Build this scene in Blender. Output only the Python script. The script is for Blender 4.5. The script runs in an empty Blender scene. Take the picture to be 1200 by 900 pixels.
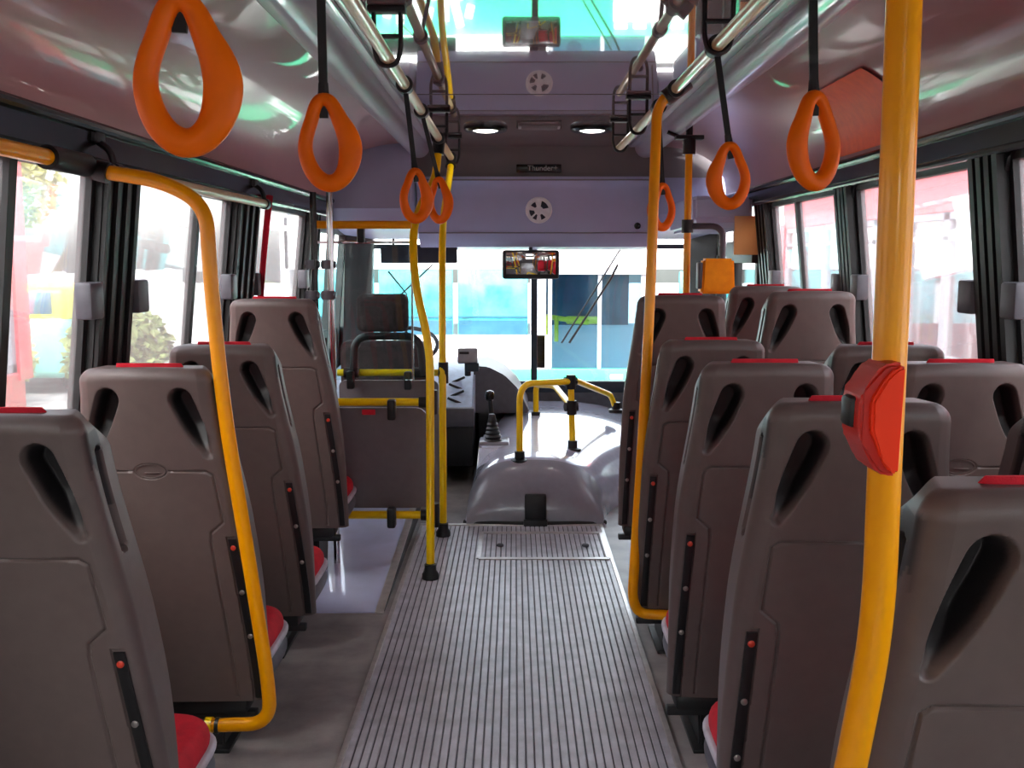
import bpy, bmesh, math, random
from mathutils import Vector, Matrix
random.seed(7)
C = bpy.context.scene.collection
PI = math.pi
CAM = Vector((0, 0, 1.3)); FPX = 1200.0
PITCH = math.atan(148/1200); YAW = math.atan(3/1200)
CAMROT = Matrix.Rotation(YAW, 3, 'Z') @ Matrix.Rotation(PI/2 - PITCH, 3, 'X')

def W(px, py, d):
    """point of the place seen at photo pixel (px,py), at depth d metres"""
    v = Vector(((px-600)/FPX*d, (450-py)/FPX*d, -d))
    return CAM + CAMROT @ v

# ------------------------------------------------------------------ materials
def lin(c):
    return tuple(((x/255)/12.92 if x/255 <= .04045 else ((x/255+.055)/1.055)**2.4) for x in c) + (1,)
MATS = {}
def mat(name, col, rough=.5, metal=0, coat=0, var=.12, scale=30, bump=0, bscale=200, spec=.5, coat_rough=.03):
    m = bpy.data.materials.new(name); m.use_nodes = True
    nt = m.node_tree; b = nt.nodes['Principled BSDF']
    b.inputs['Roughness'].default_value = rough
    b.inputs['Metallic'].default_value = metal
    b.inputs['Coat Weight'].default_value = coat
    b.inputs['Coat Roughness'].default_value = coat_rough
    b.inputs['Specular IOR Level'].default_value = spec
    tc = nt.nodes.new('ShaderNodeTexCoord')
    nz = nt.nodes.new('ShaderNodeTexNoise'); nz.inputs['Scale'].default_value = scale
    nz.inputs['Detail'].default_value = 4
    nt.links.new(tc.outputs['Object'], nz.inputs['Vector'])
    rp = nt.nodes.new('ShaderNodeValToRGB')
    c = lin(col)
    rp.color_ramp.elements[0].position = .3; rp.color_ramp.elements[1].position = .7
    rp.color_ramp.elements[0].color = tuple(x*(1-var) for x in c[:3]) + (1,)
    rp.color_ramp.elements[1].color = tuple(min(1, x*(1+var)) for x in c[:3]) + (1,)
    nt.links.new(nz.outputs['Fac'], rp.inputs['Fac'])
    nt.links.new(rp.outputs['Color'], b.inputs['Base Color'])
    if bump:
        n2 = nt.nodes.new('ShaderNodeTexNoise'); n2.inputs['Scale'].default_value = bscale
        nt.links.new(tc.outputs['Object'], n2.inputs['Vector'])
        bp = nt.nodes.new('ShaderNodeBump'); bp.inputs['Strength'].default_value = bump
        bp.inputs['Distance'].default_value = .002
        nt.links.new(n2.outputs['Fac'], bp.inputs['Height'])
        nt.links.new(bp.outputs['Normal'], b.inputs['Normal'])
    MATS[name] = m
    return m
def glass(name, tint, fmul=.6, rough=.02, glare=0):
    m = bpy.data.materials.new(name); m.use_nodes = True
    nt = m.node_tree; nt.nodes.remove(nt.nodes['Principled BSDF'])
    out = nt.nodes['Material Output']
    t = nt.nodes.new('ShaderNodeBsdfTransparent'); t.inputs['Color'].default_value = tint + (1,)
    g = nt.nodes.new('ShaderNodeBsdfGlossy'); g.inputs['Roughness'].default_value = rough
    f = nt.nodes.new('ShaderNodeFresnel'); f.inputs['IOR'].default_value = 1.45
    mu = nt.nodes.new('ShaderNodeMath'); mu.operation = 'MULTIPLY'; mu.inputs[1].default_value = fmul
    mx = nt.nodes.new('ShaderNodeMixShader')
    nt.links.new(f.outputs[0], mu.inputs[0]); nt.links.new(mu.outputs[0], mx.inputs[0])
    src = t
    if glare:  # translucent mix puts veiling glare into the pane
        tl = nt.nodes.new('ShaderNodeBsdfTranslucent'); tl.inputs['Color'].default_value = (.9,.88,.88,1)
        md = nt.nodes.new('ShaderNodeMixShader'); md.inputs[0].default_value = glare
        nt.links.new(t.outputs[0], md.inputs[1]); nt.links.new(tl.outputs[0], md.inputs[2]); src = md
    nt.links.new(src.outputs[0], mx.inputs[1]); nt.links.new(g.outputs[0], mx.inputs[2])
    nt.links.new(mx.outputs[0], out.inputs['Surface'])
    MATS[name] = m
    return m
def emit(name, col, s):
    m = bpy.data.materials.new(name); m.use_nodes = True
    b = m.node_tree.nodes['Principled BSDF']
    b.inputs['Emission Color'].default_value = lin(col); b.inputs['Emission Strength'].default_value = s
    b.inputs['Base Color'].default_value = lin(col)
    MATS[name] = m
    return m

mat('shell', (97,84,81), .42, bump=.12, bscale=500, var=.06)
_m = MATS['shell']; _nt = _m.node_tree; _b = _nt.nodes['Principled BSDF']
_a = _nt.nodes.new('ShaderNodeAttribute'); _a.attribute_name = 'recess_shade'  # shade inside the hand holds, darkened into the shell colour
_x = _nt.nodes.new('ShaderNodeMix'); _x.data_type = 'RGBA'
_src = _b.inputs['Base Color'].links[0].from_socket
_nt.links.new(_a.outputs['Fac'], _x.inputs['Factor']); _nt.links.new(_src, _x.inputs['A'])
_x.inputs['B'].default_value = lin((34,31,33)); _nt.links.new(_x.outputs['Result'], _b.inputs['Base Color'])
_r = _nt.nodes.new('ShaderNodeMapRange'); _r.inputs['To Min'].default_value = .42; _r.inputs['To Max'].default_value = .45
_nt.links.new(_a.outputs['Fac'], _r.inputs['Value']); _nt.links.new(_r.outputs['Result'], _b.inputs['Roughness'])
mat('shell_dark', (62,58,60), .45, var=.08)
mat('red_cloth', (214,26,48), .8, bump=.4, bscale=400, var=.12)
mat('black', (20,20,22), .45, var=.1)
mat('black_gloss', (16,17,20), .22, var=.1)
mat('rubber', (24,26,28), .5, var=.15)
mat('bolt_red', (205,60,40), .3)
mat('bolt_steel', (170,165,160), .3, metal=.9)
mat('pan', (92,94,104), .45)
mat('piping', (205,205,215), .5)
mat('yellow', (255,168,0), .3, coat=.18, var=.04, spec=.35)
mat('yellow_lemon', (252,208,0), .3, coat=.18, var=.04, spec=.35)
mat('cream', (222,205,150), .3, coat=.4, var=.06)
mat('orange_plastic', (246,112,0), .42, var=.04, spec=.22)
mat('stop_red', (255,58,10), .4, var=.02, spec=.3)
mat('stop_red_dark', (205,30,10), .4, var=.03)
mat('ceiling', (150,138,138), .06, var=.04, scale=4, coat=1, coat_rough=.01)
mat('cove', (176,126,126), .3, var=.05, scale=3, coat=.45, coat_rough=.04)
mat('front_grey', (166,172,204), .4, var=.05, scale=5)
mat('front_dark', (118,113,116), .45, var=.05, scale=5)
mat('duct', (168,162,182), .28, coat=.4, var=.05)
mat('wall_panel', (110,104,104), .5, var=.08)
mat('floor', (150,144,142), .42, var=.25, scale=9, bump=.25, bscale=120)
mat('aisle', (186,184,192), .34, var=.2, scale=14, bump=.15, bscale=150)
mat('groove', (84,82,88), .6)
mat('alu', (205,200,198), .35, metal=.6)
mat('ramp', (196,204,236), .3, coat=.6, var=.12, scale=6)
mat('partition', (112,104,108), .5, var=.06)
mat('hood', (200,202,222), .18, coat=1, var=.05)
mat('hatch', (138,136,146), .3, coat=.2, var=.05)
mat('dash', (180,200,220), .4)
mat('dash_dark', (84,84,92), .45)
mat('visor', (34,44,56), .5)
mat('seat_fabric', (52,36,38), .85, var=.5, scale=40)
mat('chrome', (200,200,205), .15, metal=1, var=.03)
mat('white_plastic', (225,228,232), .35)
mat('badge_dark', (24,34,52), .3)
mat('mirror', (230,230,230), .03, metal=1, var=.01)
mat('validator', (255,156,12), .5, spec=.2)
mat('painted_reflection', (255,92,18), .6)
mat('bus_white', (238,240,242), .35, coat=.3, var=.03, scale=2)
mat('bus_green', (48,186,136), .35, coat=.3, var=.05, scale=2)
mat('bus_glass', (62,150,158), .12, var=.5, scale=4)
mat('bus_glass_dark', (46,84,104), .12, var=.3, scale=3)
mat('bus_red', (200,30,45), .35, coat=.3, var=.05)
mat('bus_grey', (150,152,160), .5)
mat('asphalt', (150,148,146), .9, var=.2, scale=3)
mat('concrete', (205,200,196), .9, var=.12, scale=2)
mat('sand_wall', (225,205,180), .9, var=.1, scale=1)
mat('leaf', (88,100,52), .8, var=.6, scale=6)
mat('leaf_light', (150,150,90), .8, var=.5, scale=6)
mat('van_yellow', (232,225,60), .4)
mat('van_teal', (120,190,180), .3)
mat('text_pale', (190,190,190), .5)
mat('text_grey', (170,170,172), .5)
mat('bark', (90,70,55), .9)
def translucent(name, col, mix=.6):
    m = bpy.data.materials.new(name); m.use_nodes = True
    nt = m.node_tree; b = nt.nodes['Principled BSDF']; out = nt.nodes['Material Output']
    b.inputs['Base Color'].default_value = lin(col); b.inputs['Roughness'].default_value = .7
    t = nt.nodes.new('ShaderNodeBsdfTranslucent'); t.inputs['Color'].default_value = lin(col)
    mx = nt.nodes.new('ShaderNodeMixShader'); mx.inputs[0].default_value = mix
    nt.links.new(b.outputs[0], mx.inputs[1]); nt.links.new(t.outputs[0], mx.inputs[2]); nt.links.new(mx.outputs[0], out.inputs['Surface'])
    MATS[name] = m
translucent('peach', (240,195,150)); translucent('curtain', (170,25,45), .5)
glass('window_glass', (.93,.96,.95))
glass('side_glass', (.95,.96,.96), glare=.16)
glass('side_glass_left', (.95,.96,.96), glare=.09)
glass('pink', (1,.80,.86), fmul=.3)
glass('screen_glass', (.80,.92,.92), fmul=1.0)
glass('door_glass', (.55,.72,.82))
emit('lamp_glow', (255,250,240), 5)

# ------------------------------------------------------------------ mesh helpers
class MB:
    def __init__(self): self.bm = bmesh.new()
    def _xf(self, verts, M):
        if M is not None: bmesh.ops.transform(self.bm, matrix=M, verts=verts)
    def box(self, c, s, bev=0, rot=None, seg=2):
        r = bmesh.ops.create_cube(self.bm, size=1)
        vs = r['verts']
        M = Matrix.Translation(Vector(c)) @ (rot.to_4x4() if rot is not None else Matrix.Identity(4)) @ Matrix.Diagonal((s[0], s[1], s[2], 1))
        bmesh.ops.transform(self.bm, matrix=M, verts=vs)
        if bev:
            es = list({e for v in vs for e in v.link_edges})
            bmesh.ops.bevel(self.bm, geom=es, offset=bev, segments=seg, affect='EDGES', profile=.5)
        return self
    def hexa(self, pts, bev=0):
        vs = [self.bm.verts.new(p) for p in pts]   # 0-3 bottom ring, 4-7 top ring
        fs = [(3,2,1,0),(4,5,6,7),(0,1,5,4),(1,2,6,5),(2,3,7,6),(3,0,4,7)]
        for f in fs: self.bm.faces.new([vs[i] for i in f])
        if bev:
            es = list({e for v in vs for e in v.link_edges})
            bmesh.ops.bevel(self.bm, geom=es, offset=bev, segments=2, affect='EDGES')
        return self
    def tube(self, pts, r, n=14, closed=False, caps=True, rx=None):
        """swept round bar; r number or per-point list; rx flattening: (a,b,up) elliptical section"""
        P = [Vector(p) for p in pts]; N = len(P)
        T = []
        for i in range(N):
            if closed: t = P[(i+1) % N] - P[i-1]
            else: t = P[min(i+1, N-1)] - P[max(i-1, 0)]
            T.append(t.normalized())
        ref = rx if rx is not None else (Vector((0,0,1)) if abs(T[0].z) < .9 else Vector((1,0,0)))
        u = (ref - T[0]*ref.dot(T[0])).normalized()
        rings = []
        for i in range(N):
            if rx is not None: u = (ref - T[i]*ref.dot(T[i])).normalized()
            else:
                u = (u - T[i]*u.dot(T[i])).normalized()
            w = T[i].cross(u)
            rr = r[i] if isinstance(r, (list, tuple)) else r
            ra, rb = rr if isinstance(rr, (list, tuple)) else (rr, rr)
            rings.append([self.bm.verts.new(P[i] + u*math.cos(2*PI*k/n)*ra + w*math.sin(2*PI*k/n)*rb) for k in range(n)])
        M = N if closed else N-1
        for i in range(M):
            a, b = rings[i], rings[(i+1) % N]
            for k in range(n):
                self.bm.faces.new((a[k], a[(k+1) % n], b[(k+1) % n], b[k]))
        if caps and not closed:
            self.bm.faces.new(rings[0][::-1]); self.bm.faces.new(rings[-1])
        return self
    def cyl(self, a, b, r, n=20): return self.tube([a, b], r, n)
    def prism(self, poly, y0, y1, axis='Y'):
        """polygon in the two other axes, extruded along axis"""
        def P(p, h):
            return {'Y': (p[0], h, p[1]), 'X': (h, p[0], p[1]), 'Z': (p[0], p[1], h)}[axis]
        a = [self.bm.verts.new(P(p, y0)) for p in poly]; b = [self.bm.verts.new(P(p, y1)) for p in poly]
        n = len(poly)
        self.bm.faces.new(a); self.bm.faces.new(b[::-1])
        for i in range(n): self.bm.faces.new((a[i], b[i], b[(i+1) % n], a[(i+1) % n]))
        return self
    def lathe(self, prof, c, axis=Vector((0,0,1)), n=28):
        """prof: list of (radius, height) about axis through c"""
        q = Vector((0,0,1)).rotation_difference(Vector(axis)).to_matrix()
        rings = []
        for r, h in prof:
            rings.append([self.bm.verts.new(Vector(c) + q @ Vector((r*math.cos(2*PI*k/n), r*math.sin(2*PI*k/n), h))) for k in range(n)])
        for a, b in zip(rings, rings[1:]):
            for k in range(n): self.bm.faces.new((a[k], a[(k+1) % n], b[(k+1) % n], b[k]))
        self.bm.faces.new(rings[0][::-1]); self.bm.faces.new(rings[-1])
        return self
    def grid(self, f, nu, nv):
        g = [[self.bm.verts.new(f(i/nu, j/nv)) for i in range(nu+1)] for j in range(nv+1)]
        for j in range(nv):
            for i in range(nu):
                self.bm.faces.new((g[j][i], g[j][i+1], g[j+1][i+1], g[j+1][i]))
        return g
    def mesh(self, name, m, smooth=True, ang=35):
        bmesh.ops.remove_doubles(self.bm, verts=self.bm.verts, dist=1e-6)
        bmesh.ops.recalc_face_normals(self.bm, faces=self.bm.faces)
        me = bpy.data.meshes.new(name); self.bm.to_mesh(me); self.bm.free()
        me.materials.append(MATS[m] if isinstance(m, str) else m)
        if smooth:
            me.polygons.foreach_set('use_smooth', [True]*len(me.polygons))
            me.set_sharp_from_angle(angle=math.radians(ang))
        return me
    def build(self, name, m, parent=None, smooth=True, ang=35):
        o = bpy.data.objects.new(name, self.mesh(name, m, smooth, ang)); C.objects.link(o)
        if parent is not None:
            o.parent = parent
            o.matrix_parent_inverse = Matrix.Identity(4)
            loc = wloc(parent)
            o.location = -loc
        return o
def wloc(o):
    l = Vector((0,0,0))
    while o is not None:
        l = l + o.location; o = o.parent
    return l
def fillet(pts, r, n=7):
    P = [Vector(p) for p in pts]; out = [P[0]]
    for i in range(1, len(P)-1):
        a, b, c = P[i-1], P[i], P[i+1]
        u = (a-b); v = (c-b)
        ri = r[i-1] if isinstance(r, (list, tuple)) else r
        ri = min(ri, u.length*.49, v.length*.49)
        p0 = b + u.normalized()*ri; p1 = b + v.normalized()*ri
        for k in range(n+1):
            t = k/n
            out.append(p0*(1-t)**2 + b*2*t*(1-t) + p1*t*t)
    out.append(P[-1])
    return out
def tag(o, label, cat, group=None, kind=None):
    o['label'] = label; o['category'] = cat
    if group: o['group'] = group
    if kind: o['kind'] = kind
    return o
def thing(name, loc, label, cat, group=None):
    o = bpy.data.objects.new(name, None); C.objects.link(o); o.location = loc
    o.empty_display_size = .05
    return tag(o, label, cat, group)
def struct(name, mb, m, parent=None, smooth=True, ang=35):
    o = mb.build(name, m, parent, smooth, ang)
    if parent is None: o['kind'] = 'structure'
    return o
def sm(a, b, x):
    t = max(0, min(1, (x-a)/(b-a))); return t*t*(3-2*t)
def copy_tree(o, parent=None):
    c = o.copy(); C.objects.link(c); c.parent = parent
    for ch in list(o.children): copy_tree(ch, c)
    return c

def text(name, body, size, m, parent, loc):
    fc = bpy.data.curves.new(name, 'FONT'); fc.body = body; fc.size = size; fc.extrude = .0008; fc.align_x = 'CENTER'; fc.align_y = 'CENTER'
    tmp = bpy.data.objects.new('tmp', fc); C.objects.link(tmp)
    bpy.context.view_layer.update()
    me = bpy.data.meshes.new_from_object(tmp.evaluated_get(bpy.context.evaluated_depsgraph_get()))
    bpy.data.objects.remove(tmp); bpy.data.curves.remove(fc)
    me.materials.clear(); me.materials.append(MATS[m])
    o = bpy.data.objects.new(name, me); C.objects.link(o); o.parent = parent
    o.location = Vector(loc)-parent.location; o.rotation_euler = (PI/2,0,0)
    return o
# ------------------------------------------------------------------ camera & light
cd = bpy.data.cameras.new('camera'); cam = bpy.data.objects.new('camera', cd); C.objects.link(cam)
cam.location = CAM; cam.rotation_euler = CAMROT.to_euler()
cd.sensor_width = 36; cd.lens = 36.0; cd.clip_start = .02; cd.clip_end = 300
bpy.context.scene.camera = cam
sc = bpy.context.scene
sc.view_settings.view_transform = 'Standard'; sc.view_settings.look = 'None'
sc.view_settings.gamma = 1; sc.view_settings.use_curve_mapping = False
sc.view_settings.exposure = 2.0
sc.cycles.use_denoising = True
sc.cycles.max_bounces = 12; sc.cycles.transparent_max_bounces = 24; sc.cycles.diffuse_bounces = 6
sc.cycles.sample_clamp_indirect = 8
w = bpy.data.worlds.new('sky'); sc.world = w; w.use_nodes = True
nt = w.node_tree; bg = nt.nodes['Background']
sky = nt.nodes.new('ShaderNodeTexSky'); sky.sky_type = 'NISHITA'; sky.sun_disc = False
sky.sun_elevation = math.radians(50); sky.sun_rotation = math.radians(200); sky.air_density = 1; sky.dust_density = 4
hs = nt.nodes.new('ShaderNodeHueSaturation'); hs.inputs['Saturation'].default_value = .35
nt.links.new(sky.outputs[0], hs.inputs['Color']); nt.links.new(hs.outputs[0], bg.inputs['Color'])
bg.inputs['Strength'].default_value = .46
sd = bpy.data.lights.new('sun', 'SUN'); sd.energy = 1.1; sd.angle = math.radians(3); sd.color = (1,.96,.9)
so = bpy.data.objects.new('sun', sd); C.objects.link(so)
so.rotation_euler = Vector((-.30,.72,-.95)).to_track_quat('-Z','Y').to_euler()

# ------------------------------------------------------------------ bus shell
YR, YF = -3.0, 6.75            # rear wall, windscreen
XL, XR = -1.13, 1.33           # inner face of the side walls at the waist
SILL = .86
HEADS = {-1: 1.535, 1: 1.572}; HTOPS = {-1: 1.622, 1: 1.652}
def wx(side, z):
    t = max(0, z-SILL)*.11
    return XL + t if side < 0 else XR - t
def wallslab(mb, side, y0, y1, z0, z1, th=.07, inset=0.0):
    a0 = wx(side, z0) - side*inset; a1 = wx(side, z1) - side*inset
    b0 = a0 + side*th; b1 = a1 + side*th
    mb.hexa([(a0,y0,z0),(b0,y0,z0),(b0,y1,z0),(a0,y1,z0),(a1,y0,z1),(b1,y0,z1),(b1,y1,z1),(a1,y1,z1)])
mb = MB(); mb.box((.1,1.9,-.05),(2.75,9.9,.1)); struct('floor', mb, 'floor')
# ribbed aisle covering with real grooves
A0, A1, AY0, AY1 = -.445, .415, -2.9, 4.86
mb = MB(); mb.box(((A0+A1)/2,(AY0+AY1)/2,.002),(A1-A0,AY1-AY0,.004))
fm = struct('floor_matting', mb, 'groove')
mb = MB(); n = 38; wv = (A1-A0)/n
for i in range(n):
    x = A0 + (i+.5)*wv
    mb.prism([(x-wv*.41,.004),(x+wv*.41,.004),(x+wv*.35,.0075),(x-wv*.35,.0075)], AY0, AY1)
mb.build('rib', 'aisle', fm, smooth=False)
for k, x in enumerate((A0-.006, A1+.006)):
    mb = MB(); mb.prism([(x-.011,0),(x+.011,0),(x+.007,.011),(x-.007,.011)], AY0, AY1)
    struct('trim_%d' % (k+1), mb, 'alu', smooth=False)
mb = MB(); mb.box(((A0+A1)/2,AY1+.01,.006),(A1-A0+.03,.03,.014),.003); struct('trim_3', mb, 'alu')
# floor hatch at the front end of the aisle
ht = thing('floor_hatch', (.11,4.5,.0085), 'thin silver outlined access hatch in ribbed aisle floor before the engine cover', 'hatch')
mb = MB()
hx0, hx1, hy0, hy1 = -.155, .41, 4.30, 4.72
for (x0,x1,y0,y1) in ((hx0,hx1,hy0-.012,hy0+.012),(hx0,hx1,hy1-.012,hy1+.012),(hx0-.01,hx0+.01,hy0,hy1),(hx1-.012,hx1+.006,hy0,hy1)):
    mb.box(((x0+x1)/2,(y0+y1)/2,.0095),(x1-x0,y1-y0,.006))
mb.build('hatch_frame', 'alu', ht)
for x in (hx0+.09, hx1-.09):
    mb = MB(); mb.lathe([(.016,0),(.016,.006),(.012,.009)], (x,hy0+.2,.0085)); mb.build('latch', 'groove', ht)

# walls
TN = [10]
def tn():
    TN[0] += 1; return 'trim_%d' % TN[0]
for side, nm in ((-1,'left'),(1,'right')):
    HEAD, HTOP = HEADS[side], HTOPS[side]
    mb = MB()
    wallslab(mb, side, YR, YF, -.05, SILL)
    struct('wall_'+nm, mb, 'wall_panel', smooth=False)
    mb = MB(); wallslab(mb, side, YR, 6.1, HEAD, HTOP+.01, .07)
    # a rolled lip along the lower edge
    mb.tube([(wx(side,HEAD)-side*.004,YR,HEAD+.004),(wx(side,HEAD)-side*.004,6.05,HEAD+.004)], .012, 10)
    mb.tube([(wx(side,HTOP)-side*.006,YR,HTOP),(wx(side,HTOP)-side*.006,6.05,HTOP)], .014, 10)
    struct(tn(), mb, 'black_gloss')
    mb = MB(); wallslab(mb, side, YR, 6.1, SILL-.03, SILL+.015, .06, .015); struct(tn(), mb, 'rubber')
PIL = [(-2.75,.16),(-1.35,.25),(.05,.25),(1.42,.25),(2.80,.24),(4.13,.32),(5.50,.26)]
PILR = [(-2.75,.16),(-1.35,.25),(.05,.25),(1.42,.25),(2.78,.17),(3.98,.15),(5.28,.22)]
cnt = 0
for side, plist, nm in ((-1,PIL,'left'),(1,PILR,'right')):
    HEAD, HTOP = HEADS[side], HTOPS[side]
    for k, (y, wd) in enumerate(plist):
        mb = MB(); wallslab(mb, side, y-wd/2, y+wd/2, SILL, HEAD, .06)
        # rubber tracks standing proud of the pillar
        for yy in (y-wd*.42, y-wd*.14, y+wd*.14, y+wd*.42):
            wallslab(mb, side, yy-.014, yy+.014, SILL+.01, HEAD-.002, .022, .012)
        # rounded gussets into the header
        for s in (-1,1):
            a = wx(side, HEAD-.03)
            ye = y+s*wd/2
            mb.prism([(ye,HEAD),(ye+s*.05,HEAD),(ye+s*.018,HEAD-.014),(ye,HEAD-.05)], a+side*.01, a+side*.05, 'X')
        struct(tn(), mb, 'rubber', smooth=False)
    # windows between pillars
    for k in range(len(plist)-1):
        y0 = plist[k][0]+plist[k][1]/2; y1 = plist[k+1][0]-plist[k+1][1]/2
        cnt += 1
        mb = MB(); e = .022
        wallslab(mb, side, y0, y1, SILL+.012, SILL+.012+e, .03, -.02)
        wallslab(mb, side, y0, y1, HEAD-e, HEAD, .03, -.02)
        wallslab(mb, side, y0, y0+e, SILL+.012, HEAD, .03, -.02)
        wallslab(mb, side, y1-e, y1, SILL+.012, HEAD, .03, -.02)
        ys = y0 + (y1-y0)*(.62 if side < 0 else .60)
        if not (side > 0 and k == 4) and not (side < 0 and k == 5):
            wallslab(mb, side, ys-.018, ys+.018, SILL+.02, HEAD-.01, .026, -.022)
        fr = struct('window_%d' % cnt, mb, 'rubber', smooth=False)
        mb = MB(); a0 = wx(side,SILL)+side*.036; a1 = wx(side,HEAD)+side*.036; q = side*.004
        mb.hexa([(a0,y0,SILL),(a0+q,y0,SILL),(a0+q,y1,SILL),(a0,y1,SILL),(a1,y0,HEAD),(a1+q,y0,HEAD),(a1+q,y1,HEAD),(a1,y1,HEAD)])
        mb.build('pane', 'side_glass' if side > 0 else 'side_glass_left', fr, smooth=False)
        for yl in (y0+.045, y1-.045):
            mb = MB(); zl = 1.19; xl = wx(side, zl)
            mb.box((xl-side*.002, yl, zl), (.045,.085,.095), .008)
            mb.build('latch', 'dash_dark', fr)
mb = MB(); mb.box((.1,YR-.04,.55),(2.5,.08,1.3)); mb.box((.1,YR-.04,1.85),(2.5,.08,.3))
for x in (-.85,1.05): mb.box((x,YR-.04,1.45),(.6,.08,.5))
struct('wall_rear', mb, 'wall_panel', smooth=False)
mb = MB(); mb.box((.1,YR-.03,1.45),(1.3,.006,.5)); struct('window_20', mb, 'window_glass', smooth=False)  # unseen rear window, sized to add fill light from behind

# ceiling: flat glossy panel, tubes, coves
CZ = 1.95
mb = MB(); mb.box((.1,1.55,CZ+.03),(1.36,9.2,.06)); ce = struct('ceiling', mb, 'ceiling', smooth=False)
for y in (4.22, 2.0, -.2):
    mb = MB(); mb.box((.1,y,CZ+.0005),(1.2,.008,.004)); mb.build('seam', 'shell_dark', ce)
def cove(side):
    xt, zt = (-.565, 1.945) if side < 0 else (.765, 1.945)
    HTOP = HTOPS[side]
    xb, zb = wx(side, HTOP) - side*.004, HTOP
    def f(u, v):
        y = YR + (6.1-YR)*v
        # quarter-round like roof shoulder
        a = u*PI/2
        lx = xt + (xb-xt)*max(0,math.sin(a))**.8
        lz = zt + (zb-zt)*(1-max(0,math.cos(a))**.8)
        return (lx, y, lz)
    mb = MB(); mb.grid(f, 40, 60)
    g2 = mb.grid(lambda u, v: tuple(Vector(f(u,v)) + Vector((side*.02,0,.03))), 24, 2)
    return mb
for side, nm in ((-1,'left'),(1,'right')):
    o = struct('ceiling_cove_'+nm, cove(side), 'cove')
    for y in (2.62, 4.4):
        pass
for side, nm, x in ((-1,'left',-.545),(1,'right',.745)):
    mb = MB()
    prof = []
    yend = 6.0
    pts = [(x,YR,1.925),(x,yend-.06,1.925),(x,yend-.02,1.925),(x,yend,1.925)]
    mb.tube(pts, [.062,.062,.05,.02], 24)
    # stepped lip on the aisle side
    mb.box((x-side*.07, (YR+yend)/2, 1.935), (.05, yend-YR-.1, .022), .004)
    mb.box((x-side*.105, (YR+yend)/2, 1.942), (.016, yend-YR-.1, .016), .003)
    du = struct(tn(), mb, 'duct')
    mb = MB(); mb.box((x-side*.092,(YR+yend)/2,1.9435),(.014,yend-YR-.12,.014),.003); mb.build('seal','black',du)

# front end of the body ----------------------------------------------------
HX0, HX1 = -.58, .84
mb = MB()
# profile in (y,z): dark recessed strip, then bluish curved panel, then lip to the windscreen
def fstrip(u, v):
    x = -1.0 + 2.2*u
    return (x, 6.15 + .02*v, 1.955 - .185*v)
mb.grid(fstrip, 24, 3)
struct('wall_front_upper', mb, 'front_dark')
mb = MB()
prof = [(6.10,1.772),(6.10,1.755),(6.12,1.745),(6.16,1.70),(6.19,1.62),(6.22,1.52),(6.26,1.45),(6.30,1.40),(6.36,1.365),(6.74,1.352),(6.74,1.77)]
mb.prism(prof, HX0, HX1, 'X')
struct('wall_front_header', mb, 'front_grey', ang=25)
mb = MB(); mb.box(((HX0+HX1)/2,6.258,1.449),(HX1-HX0,.008,.006)); mb.box((HX1-.03,6.185,1.60),(.006,.012,.26),0,Matrix.Rotation(math.radians(17),3,'X')); struct('trim_5', mb, 'front_dark')
mb = MB()
mb.box(((HX0+HX1)/2,6.099,1.752),(HX1-HX0,.012,.006)); struct('trim_4', mb, 'front_dark')
mb = MB()
mb.prism([(5.92,1.95),(5.92,1.58),(5.98,1.50),(6.3,1.46),(6.74,1.42),(6.74,1.95)], -1.12, HX0-.012, 'X')
struct('wall_front_left', mb, 'front_grey', ang=25)
mb = MB()
mb.prism([(6.22,1.95),(6.22,1.62),(6.24,1.56),(6.3,1.50),(6.74,1.42),(6.74,1.95)], HX1+.012, 1.30, 'X')
struct('wall_front_right', mb, 'front_grey', ang=25)
mb = MB(); mb.box((.1,6.83,.20),(2.5,.1,.46)); struct('wall_front', mb, 'dash_dark')
mb = MB(); mb.box((.1,6.55,1.99),(2.5,.9,.05)); struct('ceiling_front', mb, 'front_dark')
# A pillars
mb = MB()
mb.hexa([(-1.12,6.55,.3),(-.98,6.78,.3),(-.98,6.86,.3),(-1.2,6.7,.3),(-1.06,6.5,1.5),(-.92,6.74,1.5),(-.92,6.82,1.5),(-1.12,6.66,1.5)])
struct(tn(), mb, 'rubber', smooth=False)
mb = MB()
mb.hexa([(1.18,6.78,.3),(1.34,6.55,.3),(1.42,6.7,.3),(1.2,6.86,.3),(1.14,6.74,1.5),(1.28,6.5,1.5),(1.35,6.66,1.5),(1.14,6.82,1.5)])
struct(tn(), mb, 'rubber', smooth=False)
# windscreen, two panes with a dark centre bar
mb = MB(); mb.box((.1,6.80,.445),(2.2,.06,.075),.006); mb.box((.1,6.80,1.372),(2.2,.04,.03))
mb.box((.13,6.80,.9),(.042,.05,.95),.006)
wsn = struct('window_30', mb, 'visor')
for x0, x1 in ((-.98,.11),(.15,1.18)):
    mb = MB(); mb.box(((x0+x1)/2,6.80,.9),(x1-x0,.006,.95)); mb.build('pane', 'window_glass', wsn, smooth=False)
# driver's side window frame
mb = MB()
for y in (5.66, 6.10, 6.50): wallslab(mb, -1, y-.02, y+.02, SILL-.2, 1.55, .04)
wallslab(mb, -1, 5.63, 6.55, 1.44, 1.56, .04)
struct('window_31', mb, 'rubber', smooth=False)
# front door on the right: black frame with glass
mb = MB()
for y in (5.45, 6.02, 6.5): mb.box((1.30,y,.95),(.05,.06,1.3),.006)
for z in (.28,1.34): mb.box((1.30,5.98,z),(.05,1.1,.06),.006)
mb.box((1.27,5.75,1.33),(.05,.66,.12),.006)
dr = struct('door_1', mb, 'rubber')
mb = MB(); mb.box((1.31,5.98,.85),(.006,1.05,1.1)); mb.build('pane', 'window_glass', dr, smooth=False)

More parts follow.
